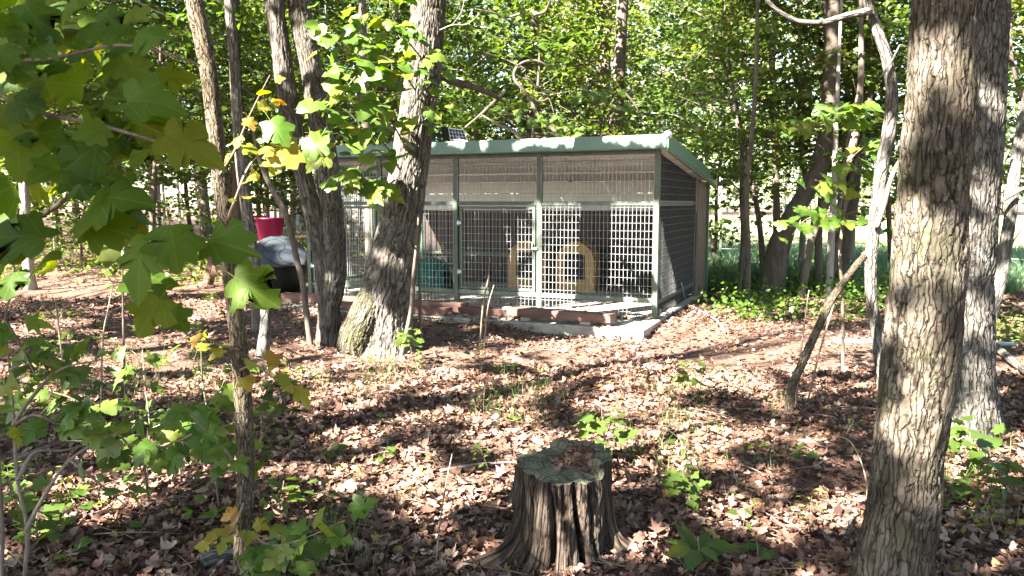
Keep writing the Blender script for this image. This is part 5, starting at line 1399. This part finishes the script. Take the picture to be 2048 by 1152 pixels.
# leafy sprouts on the big tree
spr = thing('tree_sprouts', 'sprays of rounded bright green leaves growing from the leaning big tree', 'branch', P(800, 330, 7.6))
for pts, n, sz_ in (([(815, 300, 7.6), (780, 240, 7.3), (740, 190, 7.1), (680, 140, 7.0), (655, 110, 7.0)], 26, (.13, .22)), ([(830, 180, 7.6), (790, 120, 7.3), (740, 80, 7.2), (720, 15, 7.2)], 22, (.13, .22)),
                    ([(800, 340, 7.6), (770, 290, 7.4), (730, 260, 7.2), (690, 220, 7.1), (640, 210, 7.0)], 22, (.12, .21)), ([(790, 360, 7.6), (760, 380, 7.4), (730, 360, 7.3), (690, 350, 7.2)], 15, (.12, .21)),
                    ([(790, 330, 7.6), (750, 300, 7.4), (720, 330, 7.3), (700, 370, 7.3), (740, 400, 7.3)], 14, (.12, .21)), ([(845, 120, 7.6), (800, 60, 7.4), (780, 10, 7.3), (790, -40, 7.3)], 18, (.12, .21)),
                    ([(835, 200, 7.6), (860, 150, 7.4), (850, 100, 7.3), (840, 40, 7.3)], 16, (.11, .18)), ([(820, 260, 7.6), (850, 240, 7.3), (870, 200, 7.3)], 10, (.11, .18)), ([(700, 250, 7.4), (670, 280, 7.2), (640, 270, 7.1), (610, 265, 7.0)], 12, (.12, .21)),
                    ([(770, 200, 7.4), (710, 130, 7.1), (660, 60, 7.0), (650, 10, 7.0)], 20, (.12, .21)), ([(790, 150, 7.4), (730, 140, 7.1), (680, 190, 7.0), (630, 230, 6.9)], 20, (.13, .22))):
    spray(spr, [P(*p) for p in pts], n, sz_, L_GRAPE('leaf_fresh') if rnd.random() < .7 else L_MAPLE('leaf_fresh'), rnd, .16, .5, .1, 'twig_pale', .010, .003)

# bare pale twigs by the big tree
tw = thing('bare_twig', 'pale leafless twig curving out from the right of the big tree high up', 'branch', P(870, 60, 7.8))
branch(tw, [P(*p) for p in ((880, 60, 7.9), (905, 50, 7.7), (935, 48, 7.6), (960, 28, 7.5))], .008, .003, 'twig_pale'); branch(tw, [P(*p) for p in ((905, 50, 7.7), (922, 25, 7.6), (930, -5, 7.6))], .006, .003, 'twig_pale')
tw2 = thing('bare_branch', 'thick dark branch drooping from the big tree over the kennel roof', 'branch', P(868, 140, 8.0))
branch(tw2, [P(*p) for p in ((862, 130, 8.0), (900, 160, 8.2), (950, 175, 8.5), (985, 190, 8.8), (1010, 205, 9.0))], .05, .02, 'bark_dark', 9, 40)
# bent dark branches seen over the roof
bb = thing('bent_branch', 'dark looping branches curling above the kennel roof', 'branch', P(1145, 290, 12.4))
for pts, r_ in (([(1150, 300, 12.4), (1110, 262, 12.5), (1082, 240, 12.5), (1055, 190, 12.6), (1030, 160, 12.6), (1030, 140, 12.6), (1048, 124, 12.7), (1075, 122, 12.7), (1110, 140, 12.8)], .035),
                ([(1055, 200, 12.6), (1085, 202, 12.5), (1098, 198, 12.5), (1108, 225, 12.5)], .018), ([(1030, 160, 12.6), (1055, 158, 12.6), (1078, 175, 12.7), (1120, 190, 12.8)], .02), ([(1010, 180, 12.6), (992, 200, 12.6), (960, 230, 12.6), (930, 255, 12.6)], .03),
                ([(1050, 280, 12.8), (1020, 258, 12.7), (990, 245, 12.6), (960, 228, 12.6)], .035), ([(1245, 180, 13), (1270, 210, 13), (1290, 250, 13)], .02), ([(1040, 28, 12.5), (1010, 35, 12.5), (985, 25, 12.4), (950, 18, 12.3)], .022), ([(1068, 30, 12.6), (1090, 22, 12.6), (1104, -10, 12.6)], .03)):
    branch(bb, [P(*p) for p in pts], r_, r_ * .4, 'bark_dark', 7, 50)
spray(bb, [P(1100, 190, 12.6), P(1160, 180, 12.4), P(1210, 190, 12.3), P(1250, 220, 12.2)], 20, (.12, .2), L_MAPLE('leaf_seed'), rnd, .3)
spray(bb, [P(1000, 230, 12.6), P(1040, 230, 12.4), P(1090, 250, 12.3), P(1150, 260, 12.2)], 18, (.12, .2), L_MAPLE('leaf_seed'), rnd, .3)

# light green maple sprays by the crooked pale sapling
ms_, _ = px_tree('maple_sapling', 'thin maple sapling with bright fresh green leaves, left of the crooked pale sapling', [(1690, 690, 8), (1685, 600, 7), (1680, 500, 7), (1690, 420, 6), (1690, 330, 6), (1700, 250, 5), (1715, 190, 4)], 7.0, 'twig', None, None, 6, 40, None, 3, .1, 'sapling')
for pts, n in (([(1690, 420, 7.0), (1650, 430, 6.8), (1610, 440, 6.7), (1585, 470, 6.7)], 16), ([(1692, 400, 7.0), (1660, 370, 6.8), (1630, 360, 6.7)], 8), ([(1690, 330, 7.0), (1720, 300, 6.8), (1745, 280, 6.8)], 9), ([(1700, 250, 7.0), (1670, 235, 6.8), (1630, 250, 6.7), (1590, 255, 6.6)], 16),
                   ([(1700, 250, 7.0), (1720, 220, 6.8), (1745, 215, 6.8)], 8), ([(1690, 430, 7.0), (1720, 425, 6.8), (1745, 470, 6.8), (1755, 480, 6.7)], 8), ([(1705, 230, 7.0), (1680, 205, 6.8), (1650, 205, 6.8)], 8), ([(1690, 350, 7.0), (1720, 330, 6.8), (1740, 350, 6.8)], 6)):
    spray(ms_, [P(*p) for p in pts], n, (.10, .17), L_MAPLE('leaf_fresh'), rnd, .14)

# thin bare stems standing before the kennel and in the right half
for k, (nm, lb, path, Y_) in enumerate([
    ('bare_sprout', 'thin pale bare sprout before the middle kennel door, tallest of its pair', [(958, 660, 4), (966, 610, 4), (976, 560, 3), (980, 515, 2)], 7.9), ('bare_sprout', 'thin pale bare sprout before the middle kennel door, shorter of its pair', [(966, 664, 4), (975, 620, 3), (988, 570, 2)], 7.8),
    ('bare_sprout', 'thin grey bare sprout between the big tree and its climbing stem and the kennel', [(840, 660, 6), (840, 600, 6), (838, 540, 4), (836, 500, 3)], 8.1),
    ('bare_sapling', 'thin upright dark stem left of the leaning dead stick', [(1590, 800, 4), (1600, 720, 4), (1610, 640, 3), (1618, 580, 2)], 5.6), ('bare_sapling', 'thin slanting dark stem crossing behind the leaning dead stick', [(1610, 790, 5), (1635, 720, 4), (1655, 650, 4), (1670, 600, 3)], 5.7),
    ('bare_sapling', 'thin dark upright stem among leaf plants in the left half', [(250, 800, 6), (248, 700, 5), (246, 600, 4), (246, 540, 3)], 5.2), ('bare_sapling', 'thin grey stem left of the dark upright stem in the left half', [(196, 760, 4), (205, 690, 4), (216, 620, 3), (228, 560, 2)], 5.4),
    ('bare_sapling', 'short dark stem at the far left among shaded plants', [(130, 720, 5), (118, 660, 4), (112, 600, 3)], 6.2), ('bare_sapling', 'thin stem right of the foreground sapling foot', [(440, 960, 5), (420, 860, 4), (405, 760, 3), (402, 690, 2)], 3.6)]):
    px_tree(nm, lb, path, Y_, 'twig' if 'dark' in lb or 'sprout' in lb else 'twig_pale', None, None, 5, 24, None, 90 + k, .05, 'stem', r_noise=0)
# fallen sticks
def stick(label, pts, r0, r1, mat='twig_pale', name='fallen_stick'):
    w_ = [G(x, y) + np.array([0, 0, z]) for x, y, z in pts]
    o = tube_obj(name, w_, list(np.linspace(r0, r1, len(w_))), mat, None, 7, 30)
    return tag(o, label, 'stick', 'fallen sticks')
stick('pale fallen stick on the leaves left of the stump', [(880, 952, .03), (960, 945, .05), (1035, 938, .04)], .010, .006)
stick('pale bleached dead branch in the bottom left, lowest of two', [(20, 965, .10), (90, 950, .15), (150, 925, .12), (300, 905, .05)], .012, .005)
stick('pale bleached dead branch in the bottom left, upper of two', [(20, 905, .12), (100, 895, .16), (180, 885, .14), (260, 880, .08)], .011, .005)
stick('grey rotten branch piece on leaves beside the foreground sapling foot', [(405, 1146, .05), (440, 1138, .06), (480, 1130, .06)], .03, .024, 'bark_pale')
stick('short grey stick between the stump and the scaly tree, nearest the tree', [(1692, 1095, .04), (1700, 1065, .05), (1704, 1045, .04)], .010, .007, 'bark_pale')
stick('mossy grey stick lying right of centre under the dead stick', [(1590, 890, .03), (1620, 895, .04), (1650, 902, .04)], .014, .010, 'bark_pale')
stick('dark thin stick lying behind the stump at left', [(760, 905, .03), (830, 915, .04), (880, 920, .03)], .007, .004, 'twig')
stick('thick fallen limb propped at the foot of the furrowed tree', [(1985, 695, .04), (2015, 725, .05), (2060, 765, .06), (2110, 800, .05)], .045, .03, 'bark_furrow')
stick('curved bare twig arching left of the scaly tree foot', [(1735, 1030, .02), (1728, 985, .10), (1700, 940, .16), (1665, 915, .14)], .005, .003, 'wood_pale', 'arched_twig')
stick('dead twig leaning before the stump at left', [(872, 1140, .03), (880, 1090, .10), (893, 1030, .16), (905, 980, .2)], .005, .003)
# metal pipe on the leaves beyond the right trees
a, b = G(1668, 691), G(2030, 700); mb = MB(); mb.bar(a + [0, 0, .05], b + [0, 0, .06], .022, 10)
tag(mb.build('metal_pipe', M['metal_grey'], None, True), 'long grey metal pipe lying on the leaves behind the right hand trees', 'pipe')
# wire fence at the field edge
fe = thing('wire_fence', 'thin wire fence with slim posts along the near edge of the field', 'fence', P(1440, 520, 15.6))
fo = np.array(fe.location); fpts = [P(1440, 520, 16.2), P(1620, 520, 15.2), P(1800, 520, 14.2), P(1985, 520, 13.4), P(2140, 520, 12.6)]
for p in fpts:
    mb = MB(); q = p - fo; mb.box(q[0] - .02, q[0] + .02, q[1] - .02, q[1] + .02, float(hgt(p[0], p[1])) - fo[2] - .05, 1.15 - fo[2]); mb.build('post', M['post'], fe)
for z in (.3, .55, .8, 1.08):
    mb = MB()
    for a, b in zip(fpts[:-1], fpts[1:]): mb.bar((a[0] - fo[0], a[1] - fo[1], z - fo[2]), (b[0] - fo[0], b[1] - fo[1], z - fo[2]), .004, 4)
    mb.build('wire', M['wire'], fe)

# solar light on the big tree
sl = thing('solar_light', 'small solar light with a white edged panel reaching out from the big tree', 'lamp', P(862, 268, 7.75))
so = np.array(sl.location)
mb = MB(); mb.bar((-.02, .05, 0), (.09, .0, .005), .011, 8); mb.bar((.02, .03, -.03), (.02, .03, .03), .016, 8); mb.build('arm', M['black_plastic'], sl)
def pxl(x, y, d=0.0): return P(x, y, 7.75 + d) - so
# panel corners: a flat tilted plate
c0, c1, c2, c3 = pxl(900, 280, -.04), pxl(936, 283, -.04), pxl(928, 259, .04), pxl(896, 255, .04)
nrm = np.cross(c1 - c0, c3 - c0); nrm /= np.linalg.norm(nrm)
def plate(a, b, c, d, t0, t1): return MB().hexa([a + nrm * t0, b + nrm * t0, c + nrm * t0, d + nrm * t0, a + nrm * t1, b + nrm * t1, c + nrm * t1, d + nrm * t1])
pn = plate(c0, c1, c2, c3, -.018, 0).build('panel', M['solar_white'], sl)
cells = MB()
for i in range(5):
    for j in range(3):
        u0, u1, v0, v1 = .06 + i * .18, .06 + i * .18 + .145, .09 + j * .29, .09 + j * .29 + .235
        f = lambda u, v: c0 + (c1 - c0) * u + (c3 - c0) * v + (c2 - c1 - c3 + c0) * u * v
        a = [f(u0, v0), f(u1, v0), f(u1, v1), f(u0, v1)]
        cells.hexa([q + nrm * .0005 for q in a] + [q + nrm * .003 for q in a])
o = cells.build('cells', M['solar_cell'], pn); o['kind'] = 'stuff'
h0, h1, h2, h3 = pxl(884, 274, -.03), pxl(900, 280, -.042), pxl(896, 255, .042), pxl(881, 254, .03)
plate(h0, h1, h2, h3, -.03, .006).build('housing', M['black_plastic'], sl)

# ------------------------------------------------------------------ low plants
rs = np.random.default_rng(91)
def seedling_mesh(seed, h_, n, size, tpl, spread, mat='leaf_seed'):
    rg = np.random.default_rng(seed); g = Geo()
    top = np.array([rg.normal() * .03, rg.normal() * .03, h_])
    g.tube([(0, 0, -.02), top * .5 + [.008, 0, 0], top], [.003, .0024, .0015], 4, 5, cap=False, r_noise=0)
    pos = []
    for k in range(n):
        f = .35 + .65 * (k + rg.random()) / n; a = k * 2.4 + rg.normal() * .4; r_ = spread * rg.uniform(.4, 1) * (1.2 - f * .6)
        pos.append(top * f + np.array([math.cos(a) * r_, math.sin(a) * r_, rg.normal() * .02]))
    pos = np.array(pos); head = np.arctan2(pos[:, 1], pos[:, 0]) + rg.normal(size=n) * .3
    V, Fa = scatter(tpl, pos, rand_normals(rg, n, .9, .35), head, rg.uniform(size[0], size[1], n))
    tm = g.mesh('stem', M['twig']); lm_ = make_mesh('leaves', V, [Fa], M[mat])
    return tm, lm_
tmp, tov, tgr = tpl_fan(O_MAPLE, .12, .2), tpl_fan(O_OVATE, .15, .2), tpl_fan(O_GRAPE, .12, .2)
SEED = [seedling_mesh(1, .10, 7, (.05, .08), tmp, .06), seedling_mesh(2, .16, 10, (.045, .07), tov, .07), seedling_mesh(3, .24, 16, (.04, .065), tov, .09), seedling_mesh(4, .08, 6, (.05, .075), tgr, .06, 'leaf_fresh'),
        seedling_mesh(5, .30, 20, (.05, .085), tmp, .12), seedling_mesh(6, .14, 26, (.02, .035), tov, .08, 'leaf_fresh'), seedling_mesh(7, .20, 40, (.018, .03), tov, .11)]
KIND = ['low lobed leaf', 'oval leaved', 'tall oval leaved', 'low round leaved', 'tall lobed leaf', 'tiny leaved', 'feathery fine leaved']
def put_seed(k, p, s_, name='seedling', label='small green', group='seedlings in the leaf litter'):
    t = thing(name, label, 'seedling', p, rs.uniform(0, 6.28), group); t.scale = (s_, s_, s_)
    link('stem', SEED[k][0], t); link('leaves', SEED[k][1], t); return t
areas = [((0, 240), (660, 780), 18, 'at the left edge below the lower bough'), ((240, 480), (660, 780), 16, 'left of the foreground sapling, before the shaded far leaves'), ((0, 240), (780, 900), 18, 'among the forked pale stems at left'), ((240, 480), (780, 900), 16, 'round the maple sapling at left'),
         ((0, 230), (900, 1140), 16, 'in the bottom left corner'), ((230, 480), (900, 1140), 16, 'left of the foreground sapling foot'), ((500, 700), (900, 1140), 12, 'right of the foreground sapling foot'), ((520, 760), (720, 960), 14, 'on the leaves before the forked tree'), ((760, 1000), (720, 960), 12, 'on the leaves before the big tree, left of the stump'),
         ((1240, 1480), (800, 960), 7, 'behind and right of the stump'), ((1480, 1700), (860, 960), 4, 'before the leaning dead stick'), ((1300, 1700), (960, 1140), 9, 'between the stump and the scaly tree'), ((1000, 1240), (740, 860), 4, 'on the leaves behind the stump'), ((1880, 2040), (860, 1100), 10, 'at the foot of the furrowed tree'),
         ((60, 460), (600, 660), 20, 'in the far left clearing'), ((1480, 1760), (600, 660), 22, 'in the weeds beyond the dead stick'), ((860, 1300), (1060, 1150), 4, 'at the bottom edge near the stump')]
for xr, yr, n, where_ in areas:
    for k in range(max(3, int(n * .66))):
        x, y = rs.uniform(*xr), rs.uniform(*yr); p = G(x, y)
        if abs(p[0] - .235) < .36 and abs(p[1] - 3.33) < .4: continue
        kk = int(rs.integers(0, 7)); put_seed(kk, p, rs.uniform(.7, 1.3), 'seedling', '%s seedling %s' % (KIND[kk], where_))
p = G(1222, 890); p[1] = 4.3; p[0] = .545; t = put_seed(4, p, 1.25, 'stump_seedling', 'bushy green seedling standing just behind the right of the stump', None); p2 = p + [-.06, .12, 0]; put_seed(2, p2, 1.2, 'stump_seedling', 'small bright seedling behind the bushy one at the stump', None)
# broad leaved plant at the bottom edge
p = G(1395, 1140); bp_ = thing('broad_leaf_plant', 'low plant with broad oval leaves, one of them yellow, at the bottom edge', 'plant', p)
for k in range(8):
    a = k * .8 + .3; add_leaf(bp_, p + np.array([math.cos(a) * .03, math.sin(a) * .03, .05 + .01 * k]), .11 + .02 * (k % 3), np.array([math.cos(a) * -.3, math.sin(a) * -.3 - .35, .8]), a, L_OV('leaf_seed' if k != 4 else 'leaf_yellow'))
branch(bp_, [p - [0, 0, .03], p + [.005, 0, .06], p + [0, .01, .14]], .005, .003, 'twig')
# yellow green weeds and undergrowth
def leaf_mass(name, label, spots, n, zr, spread, size, mat, cat, tpl=T_HEX):
    pos = []
    for (x, y) in spots:
        k = rs.poisson(n); q = rs.normal(size=(k, 2)) * spread + [x, y]
        pos.append(np.c_[q, hgt(q[:, 0], q[:, 1]) + rs.uniform(zr[0], zr[1], k) * rs.random(k) ** .6])
    pos = np.vstack(pos)
    o = link(name, leaves_mesh(name, M[mat], pos, rs.uniform(size[0], size[1], len(pos)), rs, tpl, .7, .6))
    return tag(o, label, cat, kind='stuff')
sp_ = [G(rs.uniform(1440, 1800), rs.uniform(585, 650))[:2] for k in range(46)]
leaf_mass('weeds', 'yellow green weeds in the sun beyond the leaning dead stick', sp_, 40, (.05, .42), .22, (.03, .07), 'leaf_fresh', 'weeds')
sp_ = [G(rs.uniform(1980, 2060), rs.uniform(600, 720))[:2] for k in range(16)]
leaf_mass('weeds', 'green weeds at the right edge behind the furrowed tree', sp_, 30, (.03, .25), .25, (.03, .07), 'leaf_seed', 'weeds')
sp_ = [np.array([rs.uniform(.16, .45) * y, y]) for y in rs.uniform(12.6, 17.5, 70)]
leaf_mass('undergrowth', 'dark green undergrowth along the field edge behind the kennel', sp_, 26, (.03, .45), .45, (.06, .12), 'leaf_wood', 'undergrowth')
sp_ = [np.array([rs.uniform(-.75, -.1) * y, y]) for y in rs.uniform(13.5, 30, 130)]
leaf_mass('undergrowth', 'patchy undergrowth of yellow green leaves in the woods at left', sp_, 46, (.05, .8), .5, (.06, .13), 'leaf_wood', 'undergrowth')
sp_ = [np.array([rs.uniform(-.1, .2) * y, y]) for y in rs.uniform(15, 26, 60)]
leaf_mass('undergrowth', 'undergrowth hidden behind the kennel', sp_, 40, (.05, .9), .5, (.07, .13), 'leaf_wood', 'undergrowth')
def grass(name, label, xy, hr, wd, mat, lean=.3):
    m = len(xy); z = hgt(xy[:, 0], xy[:, 1]); h_ = rs.uniform(hr[0], hr[1], m); a = rs.uniform(0, 6.28, m)
    b = np.c_[xy, z]; dx = np.c_[np.cos(a), np.sin(a), 0 * a] * wd; ln = np.c_[rs.normal(size=(m, 2)) * lean * h_[:, None], h_ * 0]
    V = np.stack([b - dx, b + dx, b + ln * .35 + np.c_[0 * a, 0 * a, h_ * .6] + dx * .7, b + ln * .35 + np.c_[0 * a, 0 * a, h_ * .6] - dx * .7, b + ln + np.c_[0 * a, 0 * a, h_ * .95]], 1).reshape(-1, 3)
    k = np.arange(m)[:, None] * 5
    o = link(name, make_mesh(name, V, [k + np.array([[0, 1, 2, 3]]), k + np.array([[3, 2, 4]])], M[mat]))
    return tag(o, label, 'grass', kind='stuff')
y = rs.uniform(13.0, 21, 30000); x = y * rs.uniform(.2, .72, 30000)
q = x > edge_x(0) + .165 * y - 1.2; grass('tall_grass', 'tall bluish green grass in the shade at the field edge', np.c_[x, y][q], (.2, .6), .006, 'grass_blue')
y = rs.uniform(20, 40, 26000); x = 2.2 + .165 * y + rs.random(26000) * (.75 * y - 2)
grass('field_tufts', 'pale short grass tufts over the sunny mown field', np.c_[x, y], (.05, .14), .010, 'grass')
xy = np.vstack([rs.normal(size=(20, 2)) * .09 + G(rs.uniform(*xr), rs.uniform(*yr))[:2] for xr, yr, n in (((960, 1100), (770, 870), 16), ((680, 780), (730, 790), 8), ((1230, 1560), (770, 1000), 22), ((100, 460), (700, 900), 22), ((1860, 2040), (880, 1100), 8), ((600, 760), (980, 1150), 7)) for k in range(n)])
grass('grass_tufts', 'thin green grass blades scattered through the fallen leaves', xy, (.06, .2), .0022, 'grass', .5)

# leaves caught on the roof's front edge
q_ = rs.uniform(-5.2, .1, 60); pr_ = np.array([K(x, rs.uniform(-.14, .25), HF + .165) for x in q_])
V, Fa = scatter(T_HEX, pr_, rand_normals(rs, 60, 1, .5), rs.uniform(0, 6.28, 60), rs.uniform(.05, .10, 60), rs.uniform(-.5, 1.5, 60))
tag(link('roof_leaves', make_mesh('roof_leaves', V, [Fa], M['litter'])), 'few dry leaves caught along the front edge of the kennel roof', 'fallen leaves', kind='stuff')
# labels that still coincide: tell pairs and threes apart by their order from left to right
same = {}
for o in COL.objects:
    if o.parent is None and o.get('label') and o.get('group') in ('understory trees of the woods', 'tall trees of the woods', 'seedlings in the leaf litter'):
        same.setdefault(o['label'], []).append(o)
for lb, os_ in same.items():
    n = len(os_)
    if n < 2 or n > 4: continue
    os_.sort(key=lambda o: o.location.x / max(o.location.y, .1))
    for o, w_ in zip(os_, {2: ('left', 'right'), 3: ('left', 'middle', 'right'), 4: ('first', 'second', 'third', 'fourth')}[n]):
        tx = (lb + ', ' + w_ + ' one') if n < 4 else (lb + ', ' + w_ + ' from left')
        if len(tx.split()) <= 16: o['label'] = tx
